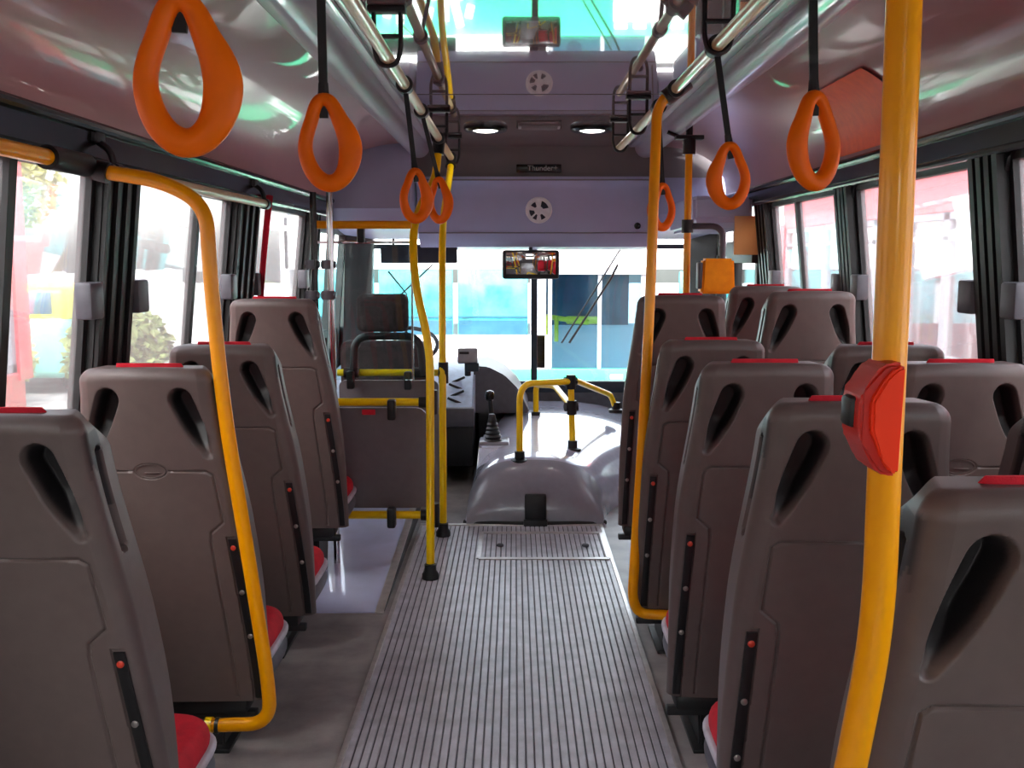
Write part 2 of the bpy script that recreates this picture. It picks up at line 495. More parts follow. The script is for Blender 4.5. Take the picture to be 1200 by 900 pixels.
# ------------------------------------------------------------------ passenger seats
ZT, ZB = 1.04, .145              # top and bottom of the back shell
REC = math.tan(math.radians(10.5))
def yb(z): return (ZT-z)*REC - .012*math.sin(PI*(z-ZB)/(ZT-ZB))
EXA = {1: .052, -1: .020}      # how far the aisle edge flares out towards the bottom
def flare(z): return sm(.05, .95, (ZT-z)/(ZT-ZB))
def sdepth(z):
    t = (ZT-z)/(ZT-ZB); return .062 + .081*sm(0,.085,t) - .055*sm(.5,1,t)
def hw(z):
    t = (ZT-z)/(ZT-ZB)
    return .160 + .028*sm(0,.45,t) + .004*math.sin(PI*t) - .006*sm(.6,1,t)
def shell_mesh(aisle, badge):
    """moulded seat back; aisle=+1 when the aisle is on its +x side"""
    def cell(x, z):
        """recess depth of the back face at (x, z)"""
        h = ZT - z; d = 0
        ax = abs(x)
        # scooped hand hold near each upper corner: slanted egg
        t = ((h-.076)+(ax-.088)*.4)/.148
        tt = max(0, min(1, t))
        r = .031 - .015*tt + .004*math.sin(PI*tt)
        cxx = .088 + .050*tt; ch = .076 + .130*tt
        dist = math.hypot(ax-cxx, h-ch) - r
        if dist < .0:
            dep = .062*(1-.78*sm(.40,1.05,t))
            d = max(d, dep*sm(0, .015, -dist))
        # engraved panel line
        g = 1e9
        def seg(x0,h0,x1,h1):
            vx, vy = x1-x0, h1-h0; L = vx*vx+vy*vy
            k = max(0, min(1, ((X-x0)*vx+(h-h0)*vy)/L))
            return math.hypot(X-x0-vx*k, h-h0-vy*k)
        for sgn in (-1, 1):
            X = x*sgn
            if X < -.02: continue
            x_in = .045 if badge else 0
            g = min(g, seg(x_in,.250,.128,.252), seg(.128,.252,.142,.262), seg(.142,.262,.148,.385),
                    seg(.148,.385,.118,.412), seg(.118,.412,.114,.44), seg(.114,.44,.118,.88))
        if g < .004: d = max(d, .0045*sm(0,.003,.004-g))
        if badge:
            e = math.hypot(x/.041, (h-.250)/.0215)
            if e < 1: d = max(d, .005*sm(0,.14,1-e))
        # channel for the fixing strip on the aisle side
        X = x*aisle
        if .148 < X < .172 and h > .425: d = max(d, .004)
        # soft dish between the hand holds and the panel
        return d
    mb = MB(); bm = mb.bm
    zs = [ZB + (ZT-.03-ZB)*i/300 for i in range(301)]
    rows = [(z, 0) for z in zs] + [(ZT-.03+.03*math.sin(a*PI/2/6), .03*(1-math.cos(a*PI/2/6))) for a in range(1,7)]
    nb, nc, ns = 170, 7, 16
    R = .030
    grid = []
    for z, ins in rows:
        t = (ZT-z)/(ZT-ZB)
        ww = hw(z) - ins; y0 = yb(z) + ins
        D = sdepth(z)         # depth of the side
        r = max(.004, R-ins*.6)
        row = []
        xr = (EXA[aisle] if aisle > 0 else .008)*flare(z); xl = (EXA[aisle] if aisle < 0 else .008)*flare(z)
        def sidept(sg, k):
            yy = y0 + D*(1-k) + r*k
            x = ww - .012*(1-k)
            h = ZT-z
            # hand slot in the side wall
            tt = max(0, min(1, (h-.075)/.17)); ry = y0 + .50*D
            dist = math.hypot(yy-ry, h-(.075+.17*tt)) - .017
            if dist < 0: x -= .03*sm(0,.007,-dist)
            ex = EXA[aisle]*flare(z) if sg == aisle else .008*flare(z)
            return (sg*(x+ex), yy, z)
        for k in range(ns): row.append(sidept(-1, k/ns))
        for k in range(nc):
            a = k/nc*PI/2
            row.append((-ww - xl + r*(1-math.cos(a)), y0 + r*(1-math.sin(a)), z))
        for k in range(nb+1):
            x = -(ww-r) + 2*(ww-r)*k/nb
            xs_ = x + (xr*max(0,x) - xl*max(0,-x))/(ww-r)
            crown = -.010*(1-(x/ww)**2)
            row.append((xs_, y0 + crown + cell(x, z), z))
        for k in range(1,nc+1):
            a = (1-k/nc)*PI/2
            row.append((ww + xr - r*(1-math.cos(a)), y0 + r*(1-math.sin(a)), z))
        for k in range(ns-1,-1,-1): row.append(sidept(1, k/ns))
        # crowned top edge
        row = [(x, y, zz + (.006*(1-(x/.16)**2) if zz > ZT-.031 else .006*(1-(x/.16)**2)*sm(ZT-.2,ZT-.03,zz))) for x, y, zz in row]
        grid.append([bm.verts.new(p) for p in row])
    for a, b in zip(grid, grid[1:]):
        for k in range(len(a)-1): bm.faces.new((a[k], a[k+1], b[k+1], b[k]))
        bm.faces.new((a[-1], a[0], b[0], b[-1]))
    bm.faces.new(grid[0][::-1]); bm.faces.new(grid[-1])
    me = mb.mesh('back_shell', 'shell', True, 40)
    at = me.attributes.new('recess_shade', 'FLOAT', 'POINT')
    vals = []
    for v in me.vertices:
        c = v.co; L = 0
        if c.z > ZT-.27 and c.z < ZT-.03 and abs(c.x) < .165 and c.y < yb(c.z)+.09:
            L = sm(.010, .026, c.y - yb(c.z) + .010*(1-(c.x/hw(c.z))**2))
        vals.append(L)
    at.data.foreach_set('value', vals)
    return me
def cushion_mesh():
    mb = MB(); bm = mb.bm
    # back cushion: lofted rounded pad in front of the shell
    N = 26; rings = []
    for i in range(N+1):
        u = i/N; z = .28 + (ZT+.012-.28)*u
        e = math.sqrt(max(.02, 1-abs(2*u-1)**7))
        hwid = (hw(min(z,ZT))-.034 - .04*sm(.86,1,u))*(.9+.1*e); zz = min(z,ZT); th = (.095 - .045*sm(.75,1,u))*e
        yc = yb(zz) + sdepth(zz) + .002 - .012*sm(.93,1,u)
        ring = []
        for k in range(28):
            a = 2*PI*k/28; ca, sa = math.cos(a), math.sin(a)
            ring.append(bm.verts.new((hwid*math.copysign(abs(ca)**.45,ca), yc + .5*th*math.copysign(abs(sa)**.6,sa), z)))
        rings.append(ring)
    for a, b in zip(rings, rings[1:]):
        for k in range(28): bm.faces.new((a[k], a[(k+1)%28], b[(k+1)%28], b[k]))
    bm.faces.new(rings[0][::-1]); bm.faces.new(rings[-1])
    return mb.mesh('back_cushion', 'red_cloth')
def superslab(mb, c, s, z0, z1, k=.35, edge=.02, n=44, m=6, nose=0):
    bm = mb.bm; rings = []
    for i in range(m*2+1):
        u = i/(m*2); a = (u-.5)*PI
        ins = edge*(1-math.cos(a)); z = (z0+z1)/2 + (z1-z0)/2*math.sin(a)
        ring = []
        for q in range(n):
            b = 2*PI*q/n; cb, sb = math.cos(b), math.sin(b)
            ring.append(bm.verts.new((c[0]+(s[0]-ins)*math.copysign(abs(cb)**k,cb), c[1]+(s[1]-ins)*math.copysign(abs(sb)**k,sb), z)))
        rings.append(ring)
    for a, b in zip(rings, rings[1:]):
        for q in range(n): bm.faces.new((a[q], a[(q+1)%n], b[(q+1)%n], b[q]))
    bm.faces.new(rings[0][::-1]); bm.faces.new(rings[-1])
SY = .37                         # middle of the seat cushion
def seat_meshes(aisle):
    out = []
    sx = .018 if aisle > 0 else 0; sw = .207 if aisle > 0 else .178
    mb = MB(); superslab(mb, (sx,SY), (sw-.012,.185), .205, .282, .42, .03); out.append(('seat_cushion', mb.mesh('seat_cushion','red_cloth')))
    mb = MB(); superslab(mb, (sx,SY), (sw,.198), .212, .234, .42, .008); out.append(('piping', mb.mesh('piping','piping')))
    mb = MB(); superslab(mb, (sx,SY), (sw-.004,.194), .135, .216, .42, .035); out.append(('seat_pan', mb.mesh('seat_pan','pan')))
    # fixing strip with its three bolts
    mb = MB(); bm = mb.bm
    zs = [ZB+.01 + (ZT-.43-ZB-.01)*i/24 for i in range(25)]
    gr = []
    for z in zs:
        x = aisle*(.160*(1+EXA[aisle]*flare(z)/(hw(z)-.03))); y = yb(z) - .010*(1-(.160/hw(z))**2)
        gr.append([bm.verts.new((x+dx, y+dy, z)) for dx, dy in ((-.010,.01),(-.010,-.0015),(-.006,-.003),(.006,-.003),(.010,-.0015),(.010,.01))])
    for a, b in zip(gr, gr[1:]):
        for k in range(6): bm.faces.new((a[k],a[(k+1)%6],b[(k+1)%6],b[k]))
    bm.faces.new(gr[0][::-1]); bm.faces.new(gr[-1])
    out.append(('fixing_strip', mb.mesh('fixing_strip','black')))
    for i, h in enumerate((.452,.575,.70)):
        z = ZT-h; x = aisle*(.160*(1+EXA[aisle]*flare(z)/(hw(z)-.03))); y = yb(z) - .0045 - .010*(1-(.160/hw(z))**2)
        mb = MB(); mb.lathe([(.0066,0),(.0066,.0035),(.0035,.005)], (x,y+.002,z), Vector((0,-1,REC*-.2)), 14)
        out.append(('bolt', mb.mesh('bolt','bolt_red' if i == 0 else 'bolt_steel')))
    return out
def frame_meshes(aisle, legs):
    """crossbar under the back plus a pedestal leg; legs = height of floor under the seat (local)"""
    mb = MB()
    mb.box((0, yb(ZB)+.05, ZB-.02), (.36,.10,.04), .008)
    mb.box((aisle*.01, SY, .128), (.28,.34,.02), .004)
    mb.box((aisle*.01, yb(ZB)+.02, ZB-.045), (.385,.03,.022), .004)
    a = mb.mesh('seat_frame','black')
    mb = MB()
    z0 = legs
    mb.hexa([(aisle*.085-.03,.17,z0),(aisle*.085+.03,.17,z0),(aisle*.085+.03,.36,z0),(aisle*.085-.03,.36,z0),
             (aisle*.085-.03,.20,.122),(aisle*.085+.03,.20,.122),(aisle*.085+.03,.42,.122),(aisle*.085-.03,.42,.122)], .006)
    mb.box((aisle*.085,.265,z0+.006),(.10,.24,.012),.003)
    b = mb.mesh('leg','black')
    return a, b
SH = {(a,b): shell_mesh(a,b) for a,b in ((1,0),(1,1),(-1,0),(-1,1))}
CU = cushion_mesh()
SM = {a: seat_meshes(a) for a in (1,-1)}
# badge disc for seats with the oval
def badge_mesh():
    mb = MB(); bm = mb.bm
    z = ZT-.25; y = yb(z)-.010
    n = 40
    for k in range(1): pass
    ring = lambda rx, rz, dy: [bm.verts.new((rx*math.cos(2*PI*q/n), y+dy+(rz*math.sin(2*PI*q/n))*-REC, z+rz*math.sin(2*PI*q/n))) for q in range(n)]
    a, b, c, d = ring(.040,.0205,.006), ring(.038,.0192,.0005), ring(.034,.0165,.0005), ring(.033,.0158,.003)
    for p, q in ((a,b),(b,c),(c,d)):
        for k in range(n): bm.faces.new((p[k],p[(k+1)%n],q[(k+1)%n],q[k]))
    bm.faces.new(d)
    mb.box((.004, y+.002, z-.004), (.036,.004,.0022), .0008)
    return mb.mesh('badge','shell')
BD = badge_mesh()
def seat(loc, aisle, badge, drop, label, group):
    t = thing('passenger_seat', loc, label, 'seat', group)
    def part(nm, me, par=t):
        o = bpy.data.objects.new(nm, me); C.objects.link(o); o.parent = par; return o
    part('back_shell', SH[(aisle,badge)])
    part('back_cushion', CU)
    strip = None
    for nm, me in SM[aisle]:
        if nm == 'bolt':
            o = part(nm, me, strip)
            if me.materials[0] == MATS['bolt_red']: o['label'] = 'red bolt'
        else:
            o = part(nm, me)
            if nm == 'fixing_strip': strip = o
            if nm == 'seat_cushion': o['label'] = 'red cloth seat cushion'
    a, b = frame_meshes(aisle, drop)
    part('seat_frame', a); part('leg', b)
    if badge: part('badge', BD)
    return t
# depths of the rows: y of the top of each back
def ry(d, z=1.04): return (d - (1.3-z)*math.sin(PITCH))/math.cos(PITCH)
GL, GI, GW = 'single seats along the left wall', 'aisle seats of the right-hand pairs', 'window seats of the right-hand pairs'
LX = -.887
rows = [1.70, 2.43, 3.07, 3.73]
lab = ['grey moulded seat back at bottom left corner, nearest on the left side',
       'grey seat with oval badge on its back, partly behind the curved yellow pole',
       'grey seat third from the front left, just beyond the curved yellow pole',
       'raised grey seat on the left, right behind the driver partition']
for i, d in enumerate(rows):
    up = .112 if i == 3 else 0
    seat((LX, ry(d,1.04+up), -.006+up), 1, 1 if i in (1,) else 0, .006-up + (.012 if i == 3 else 0), lab[i], GL)
rows = [1.10, 1.77, 2.43, 3.11, 3.70]
lab = ['grey seat back at bottom right corner, closest to the camera',
       'grey aisle seat right behind the red stop button pole on the right',
       'grey aisle seat on the right, third back counting from the camera',
       'grey aisle seat on the right whose base the front yellow pole curves into',
       'raised dark grey aisle seat on the right, nearest the engine cover']
for i, d in enumerate(rows):
    up = .115 if i == 4 else 0
    seat((.607, ry(d,1.055+up), .005+up), -1, 0, -.005-up, lab[i], GI)
rows = [1.77, 2.43, 2.93, 3.70, 4.36]
lab = ['grey window seat cut off by the right edge of the picture',
       'wide lit grey window seat with oval badge at the right edge',
       'grey window seat mostly hidden behind the thick yellow pole',
       'raised grey window seat under the second right window, both hand holds showing',
       'farthest raised grey window seat on the right, below the orange validator']
for i, d in enumerate(rows):
    up = .13 if i >= 3 else 0
    seat((1.082, ry(d,1.055+up), .005+up), -1, 1 if i == 1 else 0, -.005-up, lab[i], GW)

# ------------------------------------------------------------------ overhead rails and hand loops
RZ = 1.82; RXL, RXR = -.333, .50
def overhead(x, y0, y1, ys, label):
    t = thing('overhead_rail', (x, y1, RZ), label, 'grab rail', 'cream overhead grab rails')
    mb = MB(); mb.tube([(x,y0,RZ),(x,y1,RZ)], .0165, 18); mb.build('rail', 'cream', t)
    for y in ys:
        mb = MB()
        mb.box((x+(.0 if x<0 else 0), y, CZ-.008), (.10,.05,.016), .004)
        mb.tube(fillet([(x-.035,y,CZ-.01),(x-.035,y,RZ+.02),(x-.022,y,RZ-.02),(x+.022,y,RZ-.02),(x+.035,y,RZ+.02),(x+.035,y,CZ-.01)], .02, 4), .0065, 8)
        mb.box((x, y, RZ+.055), (.08,.012,.012), .003)
        mb.build('hanger', 'black', t)
    return t
overhead(RXL, YR+.1, 5.75, (-1.2,.9,2.77,4.62,5.62), 'cream overhead rail with black hangers left of the aisle')
overhead(RXR, YR+.1, 5.02, (-1.2,.8,2.60,4.25,4.95), 'cream overhead rail with black hangers right of the aisle')
def loop_mesh(side):
    """tear-drop hand loop; the thicker grip on one side"""
    N = 56; pts = []; rad = []
    for i in range(N):
        a = 2*PI*i/N                      # 0 at the top, clockwise
        c, s = math.cos(a), math.sin(a)
        wdt = .0400*(1-.26*sm(-.2,1,c))
        x = wdt*s*1.0
        z = .066*c
        if c > .55: z += .012*sm(.55,1,c)
        pts.append((x, 0, z))
        grip = max(0, s*side)
        rad.append((.0130 + .001*(1-c)/2, .0116 + .0020*(1-c)/2 + .0080*grip**3*(1-.35*max(0,c)) + .002*(c<0)*abs(c)))
    mb = MB(); mb.tube(pts, rad, 14, closed=True, rx=Vector((0,1,0)))
    return mb.mesh('loop','orange_plastic')
LM = {1: loop_mesh(1), -1: loop_mesh(-1)}
def hand_loop(x, d, cx, cy, tilt, side, label, turn=0):
    """rail point at x; loop centre at photo pixel (cx,cy)"""
    c = W(cx, cy, d)
    t = thing('hanging_handle', c, label, 'hand loop', 'orange hanging hand loops')
    o = bpy.data.objects.new('loop', LM[side]); C.objects.link(o); o.parent = t
    o.rotation_euler = (0, tilt, turn)
    top = c + Vector((math.sin(tilt)*.076, 0, math.cos(tilt)*.076))
    rail = Vector((x, c.y, RZ))
    mb = MB()
    dirv = (rail-top).normalized(); L = (rail-top).length
    sidev = dirv.cross(Vector((0,1,0))).normalized()
    a = top - dirv*.03; b = rail
    hw_ = .0075
    mb.hexa([a-sidev*hw_-Vector((0,.0025,0)), a+sidev*hw_-Vector((0,.0025,0)), a+sidev*hw_+Vector((0,.0025,0)), a-sidev*hw_+Vector((0,.0025,0)),
             b-sidev*hw_-Vector((0,.0025,0)), b+sidev*hw_-Vector((0,.0025,0)), b+sidev*hw_+Vector((0,.0025,0)), b-sidev*hw_+Vector((0,.0025,0))])
    mb.tube([a+dirv*.028, a+dirv*.06], [(.011,.006),(.0085,.004)], 10, rx=Vector((1,0,0)))
    mb.build('strap', 'black', t, smooth=False)
    mb = MB(); mb.tube([(x,c.y-.022,RZ),(x,c.y+.022,RZ)], .026, 20); mb.build('collar', 'black', t)
    return t
hand_loop(RXL, 1.07, 216, 92, -.02, 1, 'largest orange hand loop, cut by the top edge at upper left', .1)
hand_loop(RXL, 1.79, 384, 170, -.07, 1, 'second orange hand loop from the left, hanging before the left cove')
hand_loop(RXL, 3.15, 487, 231, .0, 1, 'small orange hand loop left of the front header, nearer of the overlapping pair', .5)
hand_loop(RXL, 3.70, 515, 236, -.03, 1, 'small orange hand loop left of the front header, farther of the overlapping pair', -.55)
hand_loop(RXR, 1.76, 955, 168, -.06, -1, 'large orange hand loop beside the thick yellow pole on the right', .45)
hand_loop(RXR, 2.58, 855, 208, -.03, -1, 'medium orange hand loop in front of the right cove, left of the larger one')
hand_loop(RXR, 3.60, 776, 244, 0, -1, 'small orange hand loop half behind the slim yellow pole on the right', .4)

# ------------------------------------------------------------------ grab poles
# near right pole
t = thing('grab_pole', (.40,1.09,0), 'thick yellow pole close to the camera on the right, with red button box', 'grab pole', 'yellow grab poles')
top = W(1058,-40,1.02); 
pp = fillet([(top.x,top.y,CZ-.002), W(1050,250,1.04), W(1036,560,1.08), W(1029,735,1.10), W(985,960,1.18), (.335,1.20,.35), (.36,1.25,.006)], [.3,.3,.08,.1,.05], 8)
mb = MB(); mb.tube(pp, .0175, 24); mb.build('pole', 'yellow', t)
mb = MB(); mb.lathe([(.04,0),(.04,.012),(.022,.03)], (.36,1.25,.0)); mb.build('foot', 'black', t)
mb = MB(); mb.lathe([(.03,0),(.03,.03)], (top.x,top.y,CZ-.03)); mb.build('socket', 'black', t)
# red stop button box clamped to it
cen = W(1022,487,1.055)
sb = thing('stop_button', cen, 'orange red stop button box clamped on the thick yellow pole', 'stop button')
def SP(px, py): 
    p = W(px, py, 1.055); return (p.x, p.z)
outl = [SP(*q) for q in ((1046,421),(1030,421),(1021,424),(1012,434),(1000,455),(996,464),(995,500),(1000,514),(1012,540),(1020,550),(1028,553),(1043,553))]
mb = MB(); mb.prism(outl, cen.y-.030, cen.y+.030); es = list(mb.bm.edges); bmesh.ops.bevel(mb.bm, geom=es, offset=.004, segments=3, affect='EDGES')
mb.build('housing', 'stop_red_dark', sb)
outl = [SP(*q) for q in ((1043,424),(1034,426),(1022,438),(1007,464),(1007,498),(1022,534),(1030,547),(1040,549))]
mb = MB(); mb.prism(outl, cen.y-.038, cen.y-.026); bmesh.ops.bevel(mb.bm, geom=list(mb.bm.edges), offset=.003, segments=2, affect='EDGES')
mb.build('front_cover', 'stop_red', sb)
p = W(996,481,1.055); mb = MB(); mb.box((p.x,p.y,p.z),(.012,.03,.032),.005); mb.build('button', 'black', sb)

# slim right pole, turning into the seat base
t = thing('grab_pole', (.45,3.3,0), 'slim yellow pole right of the aisle, its foot curving under a seat', 'grab pole', 'yellow grab poles')
pp = fillet([W(800,98,3.2), W(770,122,3.22), W(762,350,3.25), W(754,500,3.30), W(741,700,3.36), W(748,719,3.38), W(800,722,3.36)], [.06,.3,.4,.05,.05], 7)
mb = MB(); mb.tube(pp, .0165, 20); mb.build('pole', 'yellow', t)
mb = MB(); a = W(806,95,3.2); b = W(775,119,3.21)
mb.tube([a, a.lerp(b,.85)], .027, 18); mb.tube([(RXR,a.y-.04,RZ),(RXR,a.y+.05,RZ)], .027, 18); mb.build('socket', 'black', t)
mb = MB(); a = W(798,722,3.36); b = W(806,722,3.36); mb.tube([a,b], .022, 16); mb.build('clamp', 'black', t)

# left curved pole
t = thing('grab_pole', (-.6,2.55,0), 'curved yellow pole left of the aisle, bending to the window rail', 'grab pole', 'yellow grab poles')
pp = fillet([W(120,201,2.42), W(190,212,2.42), W(241,240,2.42), W(247,330,2.44), W(262,480,2.48), W(289,640,2.53), W(313,790,2.58), W(318,848,2.60), W(246,850,2.62)], [.2,.12,.2,.3,.3,.3,.10,.09], 8)
mb = MB(); mb.tube(pp, .0175, 22); mb.build('pole', 'yellow', t)
mb = MB(); mb.tube([W(249,850,2.62), W(241,850,2.62)], .021, 18); mb.build('end_collar', 'yellow_lemon', t)
mb = MB(); mb.tube([W(257,850,2.615), W(253,850,2.615)], .0205, 18); mb.build('clip', 'black', t)
# left window rail
t = thing('window_rail', (-1.0,2.4,1.5), 'long grab rail under the left window header, yellow then cream', 'grab rail')
xr_, zr_ = -1.005, 1.515
mb = MB(); mb.tube([(xr_,-1.0,zr_),(xr_,2.28,zr_)], .0175, 18); mb.build('rail', 'yellow', t)
mb = MB(); mb.tube([(xr_,2.28,zr_),(xr_,4.22,zr_)], .0165, 18); o = mb.build('rail', 'cream', t); o['label'] = 'cream forward length of the rail'
mb = MB(); mb.tube([(xr_,2.24,zr_),(xr_,2.44,zr_)], .027, 18); mb.tube([W(112,199,2.42), W(128,203,2.42)], .025, 18); mb.build('joint', 'black', t)
for y in (.6, 2.62, 4.18):
    mb = MB(); mb.tube(fillet([(xr_,y,zr_+.006),(xr_-.01,y,zr_+.055),(xr_-.06,y,zr_+.085)], .03), .009, 8)
    mb.tube([(xr_,y-.02,zr_),(xr_,y+.02,zr_)], .022, 14); mb.box((xr_-.045,y,zr_+.09),(.03,.06,.04),.006); mb.build('bracket', 'black', t)

# driver partition ----------------------------------------------------------
t = thing('driver_partition', (-.6,4.3,0), 'yellow barred driver partition with grey panels and clear screen', 'partition')
p1 = fillet([(RXL,4.62,RZ), W(511,205,4.5), W(483,262,4.3), W(486,335,4.25), W(504,405,4.23), W(504.5,684,4.16)], [.05,.12,.3,.25], 7)
mb = MB(); mb.tube(p1, .0170, 18); o = mb.build('pole', 'yellow_lemon', t)
p2 = fillet([(RXL,5.5,RZ), W(527,205,5.3), W(518,262,4.95), W(518.5,420,4.85), W(519.5,634,4.80)], [.05,.2,.3], 7)
mb = MB(); mb.tube(p2, .0170, 18); mb.build('pole', 'yellow_lemon', t)
for p in (W(504.5,681,4.16), W(519.5,632,4.80)):
    mb = MB(); mb.lathe([(.034,0),(.034,.02),(.024,.035),(.024,.06)], (p.x,p.y,.007)); mb.build('foot', 'black', t)
for p,q in ((p1[0],p1[1]),(p2[0],p2[1])):
    mb = MB(); dv=(q-p).normalized(); mb.tube([p-dv*.02,p+dv*.07], .027, 16); mb.tube([p-Vector((0,.05,0)),p+Vector((0,.05,0))], .027, 16); mb.build('socket', 'black', t)
XP0 = -.84
bars = [(W(395,437,4.85).z, 4.83, W(518.5,437,4.85).x), (W(395,472,4.24).z, 4.22, W(504.5,472,4.24).x), (W(400,612,4.18).z, 4.20, W(504.5,612,4.18).x), (W(480,264,4.3).z, 4.28, W(484,264,4.3).x)]
for i,(z,y,x1) in enumerate(bars):
    mb = MB(); mb.tube([(XP0,y,z),(x1,y,z)], .0165, 18); mb.build('bar', 'yellow_lemon' if i < 3 else 'yellow', t)
for i,(z,y,x1) in enumerate(bars[:3]):
    mb = MB(); mb.tube([(x1-(.05 if i else .02),y,z),(x1+.015,y,z)], .0235, 16); mb.tube([(x1+.004,y,z-.05),(x1+.004,y,z+.05)], .0235, 16); mb.build('joint', 'black', t)
for (px,py,d,sgn) in ((411,445,4.8,1),(478,446,4.8,1),(459,480,4.2,1),(459,606,4.18,-1)):
    p = W(px,py,d); mb = MB(); mb.box(p,(.034,.05,.085),.008); mb.build('clip', 'black', t)
p = W(423,272,4.28); mb = MB(); mb.box(p,(.03,.045,.09),.008); mb.build('clip', 'black', t)
# panels
def rpanel(x0,x1,z0,z1,y,th,r,name,m):
    mb = MB(); pts=[]
    for cx,cz,a0 in ((x1-r,z1-r,0),(x0+r,z1-r,PI/2),(x0+r,z0+r,PI),(x1-r,z0+r,1.5*PI)):
        for k in range(7): pts.append((cx+r*math.cos(a0+k*PI/12), cz+r*math.sin(a0+k*PI/12)))
    mb.prism(pts,y-th/2,y+th/2); return mb.build(name,m,t)
rpanel(XP0, W(500,482,4.25).x, .245, W(395,480,4.25).z, 4.26, .018, .05, 'panel', 'partition')
rpanel(XP0, W(513,445,4.86).x, .10, W(395,447,4.86).z, 4.87, .018, .03, 'panel', 'partition')
mb = MB(); mb.box(((XP0-.43)/2+.0, 4.36, 1.07),(.41,.006,.58)); mb.build('screen', 'screen_glass', t, smooth=False)
mb = MB(); mb.box(((XP0-.43)/2, 4.36, 1.365),(.41,.012,.012),.002); mb.box(((XP0-.43)/2+.2, 4.36, 1.07),(.008,.012,.58)); mb.build('screen_edge', 'chrome', t)
# guard hoop on the upper bar
mb = MB(); z = bars[0][0]
mb.tube(fillet([W(414,440,4.82), W(416,394,4.82), W(492,394,4.82), W(496,440,4.82)], .07, 8), .018, 14)
mb.build('guard_hoop', 'black', t)
for px in (412,492):
    mb = MB(); p = W(px,437,4.83); mb.tube([(p.x-.035,p.y,p.z),(p.x+.035,p.y,p.z)], .025, 14); mb.build('joint', 'black', t)
# dark upright posts
for px in (388,369):
    mb = MB(); p = W(px,330,4.14); mb.tube([(p.x,p.y,.02),(p.x,p.y,1.56)], .0135, 14); mb.build('post', 'chrome' if px == 388 else 'black_gloss', t)
    for py in (310,346):
        mb = MB(); q = W(px,py,4.14); mb.tube([(q.x-.012,q.y,q.z-.018),(q.x-.012,q.y,q.z+.018)], .026, 14); mb.tube([(q.x-.04,q.y,q.z),(q.x+.02,q.y,q.z)], .014, 10); mb.build('clamp', 'dash_dark', t)
# little red and white label on the panel edge
tg = MB(); p = W(432,483,4.235); tg.box((p.x,p.y,p.z),(.055,.003,.022)); o = tg.build('red_tag', 'red_cloth', t)

# ramp beside the aisle
mb = MB(); x0, x1 = XL+.005, -.485
mb.hexa([(x0,3.64,.0),(x1,3.64,.0),(x1,5.0,.0),(x0,5.0,.0),(x0,3.64,.004),(x1,3.64,.004),(x1,5.0,.085),(x0,5.0,.085)])
rp = thing('floor_ramp', (-.8,3.64,0), 'shiny bluish ramp panel with white edge strip beside the aisle', 'ramp')
mb.build('deck', 'ramp', rp, smooth=False)
mb = MB(); mb.hexa([(x1-.028,3.63,.002),(x1+.003,3.63,.002),(x1+.003,5.0,.084),(x1-.028,5.0,.084),(x1-.028,3.63,.008),(x1+.003,3.63,.008),(x1+.003,5.0,.091),(x1-.028,5.0,.091)])
mb.build('edge_strip', 'alu', rp, smooth=False)
mb = MB(); mb.hexa([(x1,3.66,.0),(x1+.004,3.66,.0),(x1+.004,5.0,.0),(x1,5.0,.0),(x1,3.66,.004),(x1+.004,3.66,.004),(x1+.004,5.0,.083),(x1,5.0,.083)])
mb.build('side_face', 'black', rp, smooth=False)
# driver platform
mb = MB(); mb.box((-.81,5.85,.05),(.64,1.70,.10)); struct('floor_driver', mb, 'groove')

# ------------------------------------------------------------------ driver's place
t = thing('driver_seat', (-.70,5.5,0.1), 'dark driver seat with a square patterned headrest behind the screen', 'seat')
mb = MB(); mb.box((-.70,5.45,1.01),(.27,.10,.20),.03,seg=3); o = mb.build('headrest', 'seat_fabric', t); 
mb = MB(); mb.box((-.70,5.47,.58),(.46,.12,.56),.04,seg=3); mb.build('backrest', 'seat_fabric', t)
mb = MB(); mb.box((-.70,5.62,.34),(.44,.26,.12),.04,seg=3); mb.build('seat_cushion', 'seat_fabric', t)
mb = MB(); mb.box((-.70,5.60,.19),(.34,.24,.19),.02); mb.build('pedestal', 'black', t)
mb = MB()
for x in (-.76,-.64): mb.cyl((x,5.46,.80),(x,5.46,.95),.008,10)
mb.build('headrest_post', 'chrome', t)
t = thing('steering_wheel', (-.68,6.05,.62), 'thin dark steering wheel tilted above the dashboard', 'steering wheel')
c = Vector((-.66,6.08,.78)); Rm = Matrix.Rotation(math.radians(28),3,'X')
mb = MB(); mb.tube([c + Rm @ Vector((.2*math.cos(a),.2*math.sin(a),0)) for a in [2*PI*k/40 for k in range(40)]], .013, 10, closed=True); mb.build('rim', 'black', t)
mb = MB(); mb.lathe([(.05,-.02),(.055,.0),(.045,.02)], c, Rm @ Vector((0,0,1)))
for k in range(3):
    a = PI/2+2*PI*k/3; mb.tube([c, c+Rm @ Vector((.2*math.cos(a),.2*math.sin(a),0))], .010, 8)
mb.build('spokes', 'black', t)
mb = MB(); mb.tube([c, c+Vector((0,.22,-.30))], .03, 12); mb.build('column', 'black', t)
